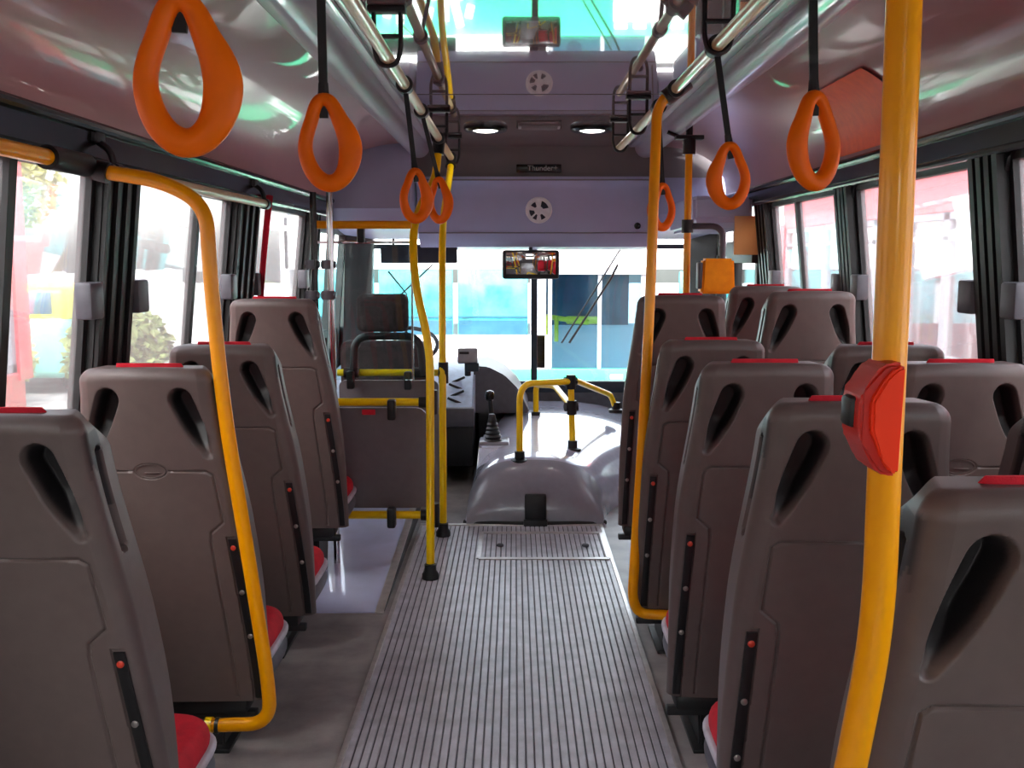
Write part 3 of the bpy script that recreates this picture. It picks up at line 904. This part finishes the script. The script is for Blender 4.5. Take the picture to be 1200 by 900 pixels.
# dashboard
t = thing('dashboard', (-.6,6.3,.4), 'blue grey dashboard console with dark vents left of the engine cover', 'dashboard')
mb = MB()
mb.prism([(5.78,.37),(5.78,.44),(6.12,.622),(6.74,.65),(6.74,.37)], -1.10, -.235, 'X')
bmesh.ops.bevel(mb.bm, geom=list(mb.bm.edges), offset=.012, segments=2, affect='EDGES')
mb.build('console', 'dash', t)
mb = MB(); mb.box((-.66,6.28,.235),(.84,.9,.27),.01); mb.build('lower_box', 'black', t)
mb = MB(); mb.box((-.66,5.79,.395),(.86,.05,.11),.012); mb.build('ledge', 'dash_dark', t)
for k in range(4):
    q = Vector((-.34, 5.845+.062*k, .479+.033*k)); mb = MB(); mb.box(q,(.10,.016,.014),.003, Matrix.Rotation(.4*(-1)**k,3,'Y')); mb.build('vent', 'black', t)
mb = MB()
mb.prism([(-.245,.37),(-.245,.655),(-.16,.65),(-.06,.60),(.02,.52),(.08,.40),(.09,.37)], 6.1, 6.74)
bmesh.ops.bevel(mb.bm, geom=list(mb.bm.edges), offset=.01, segments=2, affect='EDGES')
mb.build('cowl', 'dash_dark', t, ang=50)
t = thing('ticket_machine', W(547,425,5.9), 'small grey ticket machine on a stalk atop the dashboard', 'ticket machine')
p = W(548,417,5.9); mb = MB(); mb.box(p,(.115,.05,.085),.008, Matrix.Rotation(-.3,3,'X')); mb.build('case', 'bus_grey', t)
mb = MB(); mb.box(p+Vector((-.018,-.032,.02)),(.055,.01,.014),.002); mb.build('display', 'black', t)
mb = MB(); mb.box(p+Vector((.03,.0,-.065)),(.07,.05,.05),.006); mb.tube([p+Vector((0,.0,-.04)),p+Vector((0,.01,-.115))], .018, 10); mb.build('stand', 'visor', t)
# gear lever
t = thing('gear_lever', W(578,516,5.5), 'black gear lever with ribbed rubber boot beside the engine cover', 'gear lever')
b = W(578,516,5.5)
mb = MB()
prof = []
for k in range(7):
    z = k*.022; r = .052-.0055*k
    prof += [(r, z), (r*.78, z+.011)]
mb.lathe(prof, b, Vector((-.05,.0,1)), 20); mb.build('boot', 'black', t)
mb = MB(); a = b+Vector((-.01,0,.15)); mb.tube([a, a+Vector((-.008,0,.10))], .013, 12); mb.build('stick', 'black', t)
mb = MB(); mb.lathe([(.008,0),(.022,.012),(.026,.035),(.02,.055),(.008,.06)], a+Vector((-.008,0,.06)), n=16); mb.build('knob', 'black_gloss', t)
mb = MB(); mb.box(b+Vector((.005,.03,-.012)),(.16,.15,.024),.008); mb.build('base_plate', 'hatch', t)
mb = MB(); mb.hexa([(b.x-.10,b.y-.09,.05),(b.x+.10,b.y-.09,.05),(b.x+.10,b.y+.3,.05),(b.x-.10,b.y+.3,.05),(b.x-.075,b.y-.055,b.z-.018),(b.x+.09,b.y-.055,b.z-.018),(b.x+.09,b.y+.3,b.z-.018),(b.x-.075,b.y+.3,b.z-.018)],.015); mb.build('pedestal', 'hood', t)

# engine cover -------------------------------------------------------------
t = thing('engine_cover', (.1,4.86,0), 'large glossy grey engine cover filling the front of the aisle', 'engine cover')
EY0, EY1 = 4.88, 6.72
def eh(x, y):
    v = (y-EY0)/(EY1-EY0)
    cx = .10 + .03*v
    l = .345; r = .345 + .50*sm(.02,.75,v)
    q = (x-cx)/(r if x > cx else l)
    prof = max(0, 1-abs(q)**(3.6 if x <= cx else 2.8))**.5
    front = max(0, 1-(max(0, .34-(y-EY0))/.34)**3.2)**.5
    H = .305 + .052*sm(.1,.8,v)
    return H*prof*front
def ef(u, v):
    # parameterised so that the rim is followed closely
    y = EY0 + (EY1-EY0)*(v**1.8)
    vv = (y-EY0)/(EY1-EY0); cx = .10+.03*vv; l = .345; r = .345+.50*sm(.02,.75,vv)
    a = (u-.5)*PI; s = math.sin(a)
    x = cx + (r if s > 0 else l)*s
    return (x, y, eh(x,y)+.002)
mb = MB(); mb.grid(ef, 60, 70); mb.build('cover', 'hood', t, ang=70)
def hf(u, v):
    y = EY0-.002 + .17*(v**1.8)
    a = (u-.5)*PI*.93; s = math.sin(a); x = .10 + .337*s
    lim = 1
    return (x, y-.006*(1-v), eh(x,y+.002)*1.0+.007)
mb = MB(); mb.grid(hf, 50, 26); mb.build('front_hatch', 'hatch', t, ang=70)
mb = MB(); mb.box((.102,4.874,.082),(.105,.03,.155),.008); mb.build('latch_recess', 'black', t)
mb = MB(); mb.box((.102,4.855,.02),(.115,.03,.035),.006); mb.build('latch', 'black', t)
mb = MB(); mb.tube([(.10+.35*math.sin(a), 4.865+.04*(1-math.cos(a)), .014) for a in [(-1.42+2.84*k/30) for k in range(31)]], .012, 8); mb.build('rubber_seal', 'black', t)
# yellow guard rail on the cover
t = thing('guard_rail', (.3,5.4,.3), 'yellow tubular guard rail standing on the engine cover', 'guard rail')
fA, fB, fC, fD = W(609,540,5.15), W(671,527,5.42), W(722,481,6.2), W(628,492,6.2)
tee = W(669,447,5.42)
mb = MB(); mb.tube(fillet([fA, W(609,450,5.18), tee], .09, 9), .0165, 16); mb.build('bar', 'yellow_lemon', t)
mb = MB(); mb.tube([fB, tee], .0165, 16); mb.build('post', 'yellow_lemon', t)
mb = MB(); mb.tube(fillet([tee+Vector((0,.05,.01)), W(716,463,6.18), fC], .06, 7), .0165, 16); mb.build('bar', 'yellow_lemon', t)
jB = W(670,477,5.42)
mb = MB(); mb.tube(fillet([fD, W(628,451,6.2), W(650,452,5.9), jB], [.05,.08], 7), .0165, 16); mb.build('bar', 'yellow_lemon', t)
for p in (fA,fB,fC,fD):
    mb = MB(); mb.lathe([(.045,-.012),(.045,.006),(.026,.012),(.026,.05)], p, n=18); mb.build('foot', 'black', t)
for p in (tee,jB):
    mb = MB(); mb.tube([p-Vector((0,0,.04)),p+Vector((0,0,.035))], .026, 14); mb.tube([p-Vector((.035,0,0)),p+Vector((.03,.02,0))], .024, 14); mb.build('joint', 'black', t)

# ------------------------------------------------------------------ front header fittings
t = thing('rear_view_mirror', W(622,310,6.3), 'wide interior rear view mirror hanging from the header', 'mirror')
c = W(622,310,6.3)
mb = MB(); mb.box(c,(.35,.04,.178),.018, Matrix.Rotation(.04,3,'X'), 3); mb.build('housing', 'black', t)
mb = MB(); mb.box(c+Vector((0,-.021,0)),(.305,.004,.15),.0015, Matrix.Rotation(.09,3,'X') ); mb.build('glass', 'mirror', t)
mb = MB(); mb.tube([c+Vector((0,.01,.07)), c+Vector((0,.1,.14))], .012, 10); mb.build('arm', 'black', t)
c = W(491,299,6.4)
t = thing('sun_visor', c, 'dark blue sun visor folded down over the driver windscreen', 'sun visor')
mb = MB(); mb.box(c,(.48,.018,.10),.008, Matrix.Rotation(.1,3,'X'), 3)
mb.build('shade', 'visor', t)
mb = MB(); mb.tube([c+Vector((-.2,.0,.05)), c+Vector((.2,.0,.05))], .008, 8)
for dx in (-.16,.16): mb.tube([c+Vector((dx,0,.05)), c+Vector((dx,.02,.10))], .008, 8)
mb.build('hinge', 'black', t)
# name plate
t = thing('name_plate', W(631,199,6.14), 'narrow black name plate on the dark strip above the header', 'name plate')
c = W(631,199,6.14); 
mb = MB(); mb.box((c.x,6.152,c.z),(.265,.010,.047),.004); mb.build('plate', 'black_gloss', t)
text('lettering', 'Thunder+', .044, 'text_pale', t, (c.x+.022,6.1455,c.z))
# round emblem
ec = Vector((W(631,247,6.19).x, 6.196, 1.582))
t = thing('round_emblem', ec, 'round white emblem with dark petals on the header panel', 'emblem')
em = Matrix.Translation(ec) @ Matrix.Rotation(math.radians(17),4,'X')
mb = MB(); mb.lathe([(.080,.012),(.080,-.006),(.072,-.012),(.062,-.009),(.0,-.009)], (0,0,0), Vector((0,1,0)), 44); bmesh.ops.transform(mb.bm, matrix=em, verts=mb.bm.verts); mb.build('disc', 'white_plastic', t)
mb = MB()
for a0, ha, ro in ((.78,.50,.060),(2.27,.30,.056),(3.45,.36,.056),(4.25,.22,.058),(5.25,.26,.058)):
    pts = [(ro*math.cos(a0-ha+2*ha*q/8), ro*math.sin(a0-ha+2*ha*q/8)) for q in range(9)]
    pts += [(.027*math.cos(a0+ha*.75-1.5*ha*q/6), .027*math.sin(a0+ha*.75-1.5*ha*q/6)) for q in range(7)]
    mb.prism(pts, -.0125, -.004)
bmesh.ops.transform(mb.bm, matrix=em, verts=mb.bm.verts); mb.build('petals', 'badge_dark', t)
# small screw cap at the right of the header
c = W(746,265,6.2); mb = MB(); mb.lathe([(.02,0),(.02,.008),(.012,.012)], (c.x,6.232,c.z), Vector((0,-1,0)), 18)
o = mb.build('key_lock', 'black_gloss'); tag(o, 'tiny black round lock at right end of header panel', 'lock')
# ceiling lamps at the front
for px, lb in ((569,'left'),(694,'right')):
    c = W(px,157,5.15); c.z = CZ
    t = thing('ceiling_lamp', c, 'round dark rimmed ceiling lamp, %s one of the front pair' % lb, 'lamp', 'round front ceiling lamps')
    mb = MB(); mb.lathe([(.11,.0),(.11,-.012),(.10,-.022),(.068,-.020),(.066,-.010)], c, n=36); mb.build('rim', 'black_gloss', t)
    mb = MB(); mb.lathe([(.066,-.004),(.066,-.014),(.045,-.022),(.01,-.025)], c, n=30); mb.build('lens', 'lamp_glow', t)
c = W(632,161,5.1); mb = MB(); mb.box((c.x,c.y,CZ-.004),(.21,.12,.010),.004)
for k in range(5): mb.box((c.x,c.y-.045+.0225*k,CZ-.011),(.18,.006,.006),.001)
o = mb.build('ceiling_vent','front_dark'); tag(o,'faint grey slotted vent between the two front ceiling lamps','vent')

# right front: validator on its pole
t = thing('grab_pole', (.8,4.7,0), 'thin yellow pole by the front door carrying the orange validator', 'grab pole', 'yellow grab poles')
c = W(807,200,4.7)
mb = MB(); mb.tube([(c.x,c.y,.01),(c.x,c.y,1.80)], .0165, 16); mb.build('pole', 'yellow', t)
mb = MB(); mb.tube([(c.x,c.y,1.77),(c.x,c.y,1.84)], .03, 14); mb.box((c.x+.0,c.y,1.845),(.13,.05,.02),.005); mb.tube([(c.x,c.y,1.83),(c.x-.10,c.y,1.87)], .009, 8); mb.tube([(c.x,c.y,1.84),(c.x,c.y,1.945)], .016, 8); mb.build('top_bracket', 'black', t)
mb = MB(); mb.lathe([(.04,0),(.04,.015),(.024,.03)], (c.x,c.y,0)); mb.build('foot', 'black', t)
vc = W(841,323,4.68)
v = thing('ticket_validator', vc, 'orange ticket validator box hung on a grey bent arm', 'validator')
mb = MB()
hexw = .078
mb.hexa([(vc.x-.082,vc.y-.04,vc.z-.082),(vc.x+.074,vc.y-.04,vc.z-.082),(vc.x+.074,vc.y+.05,vc.z-.082),(vc.x-.082,vc.y+.05,vc.z-.082),
         (vc.x-.070,vc.y-.03,vc.z+.078),(vc.x+.068,vc.y-.03,vc.z+.078),(vc.x+.068,vc.y+.05,vc.z+.078),(vc.x-.070,vc.y+.05,vc.z+.078)], .010)
mb.build('case', 'validator', v)
mb = MB(); mb.box(vc+Vector((-.084,.0,.0)),(.02,.06,.12),.005); mb.build('card_slot', 'dash_dark', v)
a = W(810,265,4.7); b = W(835,268,4.69); e = W(847,278,4.68)
mb = MB(); mb.tube([(c.x,c.y,a.z-.03),(c.x,c.y,a.z+.03)], .027, 14); mb.build('clamp', 'black', v)
mb = MB(); mb.tube(fillet([(c.x,c.y,a.z), (e.x,e.y,a.z), (e.x,e.y,vc.z+.07)], .06, 7), .0145, 14); mb.build('arm', 'dash_dark', v)
# door gear housing and peach panel on the right front
mb = MB(); mb.prism([(5.40,1.62),(5.40,1.49),(5.48,1.45),(6.2,1.44),(6.2,1.62)], .93, 1.24, 'X'); bmesh.ops.bevel(mb.bm, geom=list(mb.bm.edges), offset=.02, segments=3, affect='EDGES')
o = mb.build('door_gear_housing', 'front_grey'); tag(o, 'grey door gear housing above the front door opening', 'housing')
mb = MB(); mb.box((1.205,5.385,1.415),(.125,.012,.20),.003); o = mb.build('route_card','peach'); tag(o, 'peach coloured card beside the black front door pillar', 'card')
# curtain at the second left pillar
mb = MB()
def cf(u, v):
    z = 1.56-.62*v; y = 4.33 + .07*u*(1-.45*math.sin(PI*v)); x = wx(-1,z)+.022+.01*math.sin(u*PI*5)
    return (x,y,z)
mb.grid(cf, 30, 14); bmesh.ops.solidify(mb.bm, geom=list(mb.bm.faces), thickness=.004)
o = mb.build('curtain','curtain'); tag(o,'narrow dark red curtain gathered at the second left window pillar','curtain')
# orange reflection painted on the right cove as a thin patch following the panel
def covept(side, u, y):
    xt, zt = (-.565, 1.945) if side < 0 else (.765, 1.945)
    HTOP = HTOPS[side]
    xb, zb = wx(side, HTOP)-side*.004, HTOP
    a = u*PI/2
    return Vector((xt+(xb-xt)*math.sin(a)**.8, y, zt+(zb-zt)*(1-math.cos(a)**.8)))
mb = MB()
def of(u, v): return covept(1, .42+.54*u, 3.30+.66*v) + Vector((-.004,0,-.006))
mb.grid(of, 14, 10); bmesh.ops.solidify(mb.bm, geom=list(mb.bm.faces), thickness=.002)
o = mb.build('orange_reflection','painted_reflection'); tag(o,'orange patch painted as a reflection on the right ceiling cove','reflection_patch')
# wipers outside the windscreen
t = thing('windscreen_wiper', (.5,6.88,.5), 'pair of thin dark wiper arms crossing the right windscreen pane', 'wiper', 'windscreen wipers')
mb = MB(); mb.tube([W(658,402,6.95), W(727,292,6.95)], .006, 8); mb.build('arm', 'black', t)
mb = MB(); mb.tube([W(667,402,6.95), W(716,326,6.95), W(724,310,6.95)], .008, 8); mb.build('blade', 'black', t)
t = thing('windscreen_wiper', (-.5,6.88,.5), 'thin dark wiper arm behind the driver poles on the left pane', 'wiper', 'windscreen wipers')
mb = MB(); mb.tube([W(470,345,6.95), W(507,310,6.95)], .006, 8); mb.build('arm', 'black', t)
mb = MB(); mb.tube([W(455,318,6.95), W(477,345,6.95), W(440,420,6.95)], .007, 8); mb.build('blade', 'black', t)
mb = MB(); c = W(671,309,6.78); mb.lathe([(.05,0),(.05,.002)], c, Vector((0,-1,0)), 24); o = mb.build('round_sticker','pink'); tag(o,'faint pink round sticker high on the windscreen right of the mirror','sticker')

# ------------------------------------------------------------------ outside
mb = MB(); mb.box((0,10,-.95),(160,160,.1)); o = mb.build('ground','asphalt'); o['kind'] = 'structure'
# bus broadside ahead
t = thing('parked_bus', (1.5,13,-.9), 'white and green bus parked broadside beyond the windscreen', 'bus')
BY = 13.0; BX0, BX1 = -2.9, 6.5
def zy(py, d=13.3): return W(603,py,d).z
DX0, DX1 = .42, 1.70
mb = MB()
zg, zw0, zw1 = zy(430), zy(391), zy(315)
for x0,x1 in ((BX0,DX0),(DX1,BX1)):
    mb.box(((x0+x1)/2,BY+.05,(zg+zw0)/2),(x1-x0,.1,zw0-zg)); mb.box(((x0+x1)/2,BY+.05,zw1+.3),(x1-x0,.1,.6))
mb.box(((DX0+DX1)/2,BY+.05,zw1+.3),(DX1-DX0,.1,.6)); mb.box(((BX0+BX1)/2,BY+1.25,zw1+.63),(BX1-BX0,2.5,.06))
mb.box(((BX0+BX1)/2,BY+2.45,zw0-.6),(BX1-BX0,.1,1.2)); mb.box(((BX0+BX1)/2,BY+2.45,zw1+.3),(BX1-BX0,.1,.6))
mb.box(((BX0+BX1)/2,BY+1.25,-.6),(BX1-BX0,2.4,.1))
for x in (BX0,BX1): mb.box((x,BY+1.25,.5),(.1,2.5,2.6))
mb.build('body','bus_white',t,smooth=False)
mb = MB(); mb.box(((BX0+BX1)/2,BY+.04,zg-.27),(BX1-BX0,.12,.54),.01); o = mb.build('green_band','bus_green',t); o['label']='bright green lower band'
mb = MB(); mb.box(((BX0+BX1)/2,BY+.12,zg-.66),(BX1-BX0,.12,.25)); mb.build('skirt','dash_dark',t)
# side windows
xs = [BX0+.2,-1.75,-.75,DX0-.22]
for a,b in zip(xs,xs[1:]):
    mb = MB(); mb.box(((a+b)/2,BY+.03,(zw0+zw1)/2),(b-a-.06,.05,zw1-zw0-.02),.01); f = mb.build('window','bus_glass',t)
    mb = MB(); mb.box(((a+b)/2,BY+.0,zw0+(zw1-zw0)*.28),(b-a-.06,.03,.02)); mb.box(((a+b)/2,BY+.0,zw0+(zw1-zw0)*.12),(b-a-.08,.02,(zw1-zw0)*.22)); mb.build('lower_sash','bus_glass_dark',f)
xs = [DX1+.30,2.95,4.3,5.4,BX1-.2]
for a,b in zip(xs,xs[1:]):
    mb = MB(); mb.box(((a+b)/2,BY+.03,(zw0+zw1)/2-.1),(b-a-.16,.05,zw1-zw0+.15),.02); mb.build('window','bus_glass',t)
# door bay
mb = MB()
for x in (DX0+.03,DX1-.03,(DX0+DX1)/2+.02): mb.box((x,BY+.04,(zg+zw1)/2),(.05 if x!=DX1-.03 else .14,.06,zw1-zg),.008)
mb.box(((DX0+DX1)/2,BY+.0,zw1-.02),(DX1-DX0,.08,.09)); mb.box((DX0-.12,BY+.03,(zg+zw1)/2+.05),(.20,.06,zw1-zg+.1),.01)
d_ = mb.build('door','bus_grey',t)
mb = MB(); mb.box(((DX0+DX1)/2,BY+.05,(zg+zw1)/2),(DX1-DX0,.006,zw1-zg)); mb.build('door_pane','door_glass',d_,smooth=False)
mb = MB()
for px in (640,652): 
    p = W(px,385,14.2); mb.cyl((p.x,p.y,p.z-.18),(p.x,p.y,p.z+.18),.03,10)
p0=W(640,371,14.2); p1_=W(690,378,14.2); mb.cyl(p0,p1_,.035,10); mb.box(W(682,375,14.4),(.45,.2,.10),.02)
mb.build('inner_rail','van_yellow',t)
mb = MB(); mb.box(W(685,345,15.2),(1.3,.1,.9)); mb.build('inner_screen','bus_glass_dark',t)
# dark driver mirror shapes and number on the white panel
p = W(574,418,13.2); text('fleet_number', 'Y5K3', .2, 'text_grey', t, (p.x,BY-.004,p.z))
mb = MB(); p=W(551,397,13.2); mb.box((p.x,BY-.005,p.z),(.26,.02,.03),.004); mb.build('badge_strip','bus_grey',t)
# white lettering blocks on the green band (right-hand side)
mb = MB()
mb.box((1.68,BY-.022,zg-.33),(.95,.01,.34),.01)
for k in range(4): mb.box((1.3+.23*k,BY-.022,zg-.10),(.16,.01,.06),.01)
for k,x in enumerate((-1.55,-1.4,-1.2,-1.05,-.85,-.7,-.55)): mb.box((x,BY-.022,zg-.28+.03*(k%2)),(.10,.01,.16+.08*(k%3)),.01, Matrix.Rotation(.25*((k%3)-1),3,'Y'))
mb.box((-1.1,BY-.022,zg-.46),(.95,.01,.10),.01)
mb.build('white_markings','bus_white',t)
for x in (-1.9,4.2):
    mb = MB(); mb.lathe([(.45,0),(.48,.03),(.48,.24),(.45,.27)],(x,BY+.32,-.42),Vector((0,-1,0)),30); mb.build('wheel','black',t)

# red bus alongside on the right
def side_bus(label, x0, y0, y1, side, zbot, zwin0, zwin1, ztop, bays, width=2.4, m_glass='window_glass'):
    t = thing('parked_bus', (x0,(y0+y1)/2,-.9), label, 'bus')
    xo = x0 + side*width
    mb = MB(); L = y1-y0; yc = (y0+y1)/2
    for x in (x0, xo):
        mb.box((x,yc,(zbot+zwin0)/2),(.08,L,zwin0-zbot),.01); mb.box((x,yc,(zwin1+ztop)/2),(.08,L,ztop-zwin1),.01)
    for y in (y0,y1):
        mb.box(((x0+xo)/2,y,(zbot+zwin0)/2),(width,.08,zwin0-zbot)); mb.box(((x0+xo)/2,y,(zwin1+ztop)/2),(width,.08,ztop-zwin1))
    for x in (x0,xo):
        for y in (y0,y1): mb.box((x,y,(zwin0+zwin1)/2),(.10,.16,zwin1-zwin0+.1))
    mb.box(((x0+xo)/2,yc,ztop),(width,L,.06))
    mb.build('body','bus_red',t,smooth=False)
    mb = MB(); mb.box(((x0+xo)/2,yc,zbot+.2),(width-.1,L-.1,.06)); mb.build('bus_floor','bus_grey',t)
    n = bays
    for k in range(n):
        a = y0+.08+(L-.16)*k/n; b = y0+.08+(L-.16)*(k+1)/n
        for x in (x0,xo):
            mb = MB(); e=.05
            for (ya,yb_,za,zb_) in ((a,b,zwin0,zwin0+e),(a,b,zwin1-e,zwin1),(a,a+e,zwin0,zwin1),(b-e,b,zwin0,zwin1),((a+b)/2-.02,(a+b)/2+.02,zwin0,zwin1),(a,b,zwin1-.2,zwin1-.17)):
                mb.box((x,(ya+yb_)/2,(za+zb_)/2),(.06,yb_-ya,zb_-za))
            f = mb.build('window','bus_grey',t,smooth=False)
            mb = MB(); mb.box((x,(a+b)/2,(zwin0+zwin1)/2),(.006,b-a-.02,zwin1-zwin0)); mb.build('pane',m_glass,f,smooth=False)
    for y in (y0+1.2,y1-1.6):
        mb = MB(); mb.lathe([(.42,0),(.46,.03),(.46,.24),(.42,.27)],(x0+side*.01,y,-.44),Vector((side,0,0)),28); mb.build('wheel','black',t)
    return t
side_bus('red roofed bus parked close alongside the right windows', 3.1, 1.5, 13.0-1.2, 1, -.55, .55, 1.62, 2.05, 7)
side_bus('red bus whose end pillar shows in the nearest left window', -3.0, -4.0, 6.15, -1, -.55, .62, 1.85, 2.3, 6)
# perimeter wall and buildings on the left
mb = MB(); mb.box((-17,22,-.1),(.4,60,1.6)); 
for y in range(-6,52,4): mb.box((-16.8,y,-.1),(.3,.35,1.75))
o = mb.build('perimeter_wall','concrete'); tag(o,'low pale grey yard wall seen through the left windows','wall')
t = thing('building', (-40,60,-.9), 'pale sand coloured building far beyond the left windows', 'building')
mb = MB(); mb.box((-42,52,2.2),(8,40,6.2)); mb.build('walls','sand_wall',t,smooth=False)
for k in range(8):
    mb = MB(); mb.box((-37.98,36+4.6*k,2.6),(.08,1.6,1.5)); mb.build('window','bus_glass_dark',t)
mb = MB(); mb.box((-42,52,5.4),(8.4,40.4,.25)); mb.build('roof','concrete',t)
# yellow and teal van
t = thing('parked_van', (-8,17.5,-.9), 'van with a yellow upper half seen in the first left window', 'van')
mb = MB(); mb.box((-8.2,18.2,.55),(2.0,3.6,.55),.12,seg=3); mb.build('upper_body','van_yellow',t)
mb = MB(); mb.box((-8.2,18.2,-.15),(2.05,3.9,.95),.12,seg=3); mb.build('lower_body','van_teal',t)
mb = MB(); mb.box((-8.2,16.40,.58),(1.6,.06,.36),.02); mb.build('windscreen','bus_glass_dark',t)
for x in (-9.05,-7.35):
    for y in (17.0,19.4):
        mb = MB(); mb.lathe([(.3,0),(.32,.02),(.32,.18),(.3,.2)],(x-.1,y,-.58),Vector((1,0,0)),22); mb.build('wheel','black',t)
# bushes and trees on the left
def bush(name, c, r, h, n, m, label, cat, trunk=None, leaf=.16):
    t = thing(name, (c[0],c[1],-.9), label, cat, 'plants beyond the left windows')
    mb = MB(); bm = mb.bm
    for k in range(n):
        a = random.random()*2*PI; rr = r*random.random()**.4; ph = math.acos(2*random.random()-1)
        p = Vector((c[0]+rr*math.cos(a)*math.sin(ph), c[1]+rr*math.sin(a)*math.sin(ph), c[2]+h*.5*rr/r*math.cos(ph)))
        q = Matrix.Rotation(random.random()*6,3,'X') @ Matrix.Rotation(random.random()*6,3,'Z')
        s = leaf*(.6+.8*random.random())
        vs = [bm.verts.new(p + q @ Vector(v)*s) for v in ((-.5,0,0),(0,.28,.08),(.5,0,0),(0,-.28,.08))]
        bm.faces.new(vs)
    mb.build('foliage', m, t, smooth=False)
    mb = MB(); z1 = c[2]-.1*h
    for k in range(5):
        a = k*1.26; mb.tube([(c[0],c[1],-.9),(c[0]+.15*r*math.cos(a),c[1]+.15*r*math.sin(a),(z1-.9)/2),(c[0]+.5*r*math.cos(a),c[1]+.5*r*math.sin(a),z1)], [.05,.04,.015], 7)
    mb.build('stems','bark',t)
bush('leafy_bush', (-5.9,15.2,-.1), .8, 1.5, 1500, 'leaf', 'brown green bush below the yellow van in the first left window', 'bush')
bush('leafy_bush', (-7.9,15.0,-.15), .8, 1.4, 1200, 'leaf_light', 'pale olive bush beside the darker one outside the left window', 'bush')
bush('leafy_tree', (-15.5,30,3.6), 2.4, 3.4, 2200, 'leaf_light', 'pale tree crown high in the first left window', 'tree', leaf=.3)
# lamp post and sign seen through the third left window
t = thing('road_sign', (-3.6,13,-.9), 'grey sign board on a post seen through the third left window', 'sign')
p = W(330,262,16); mb = MB(); mb.cyl((p.x+.08,p.y,-.9),(p.x+.08,p.y,2.6),.05,12); mb.build('post','bus_grey',t)
mb = MB(); mb.box((p.x-.02,p.y-.07,p.z),(.40,.04,.22),.01); mb.build('board','bus_grey',t)
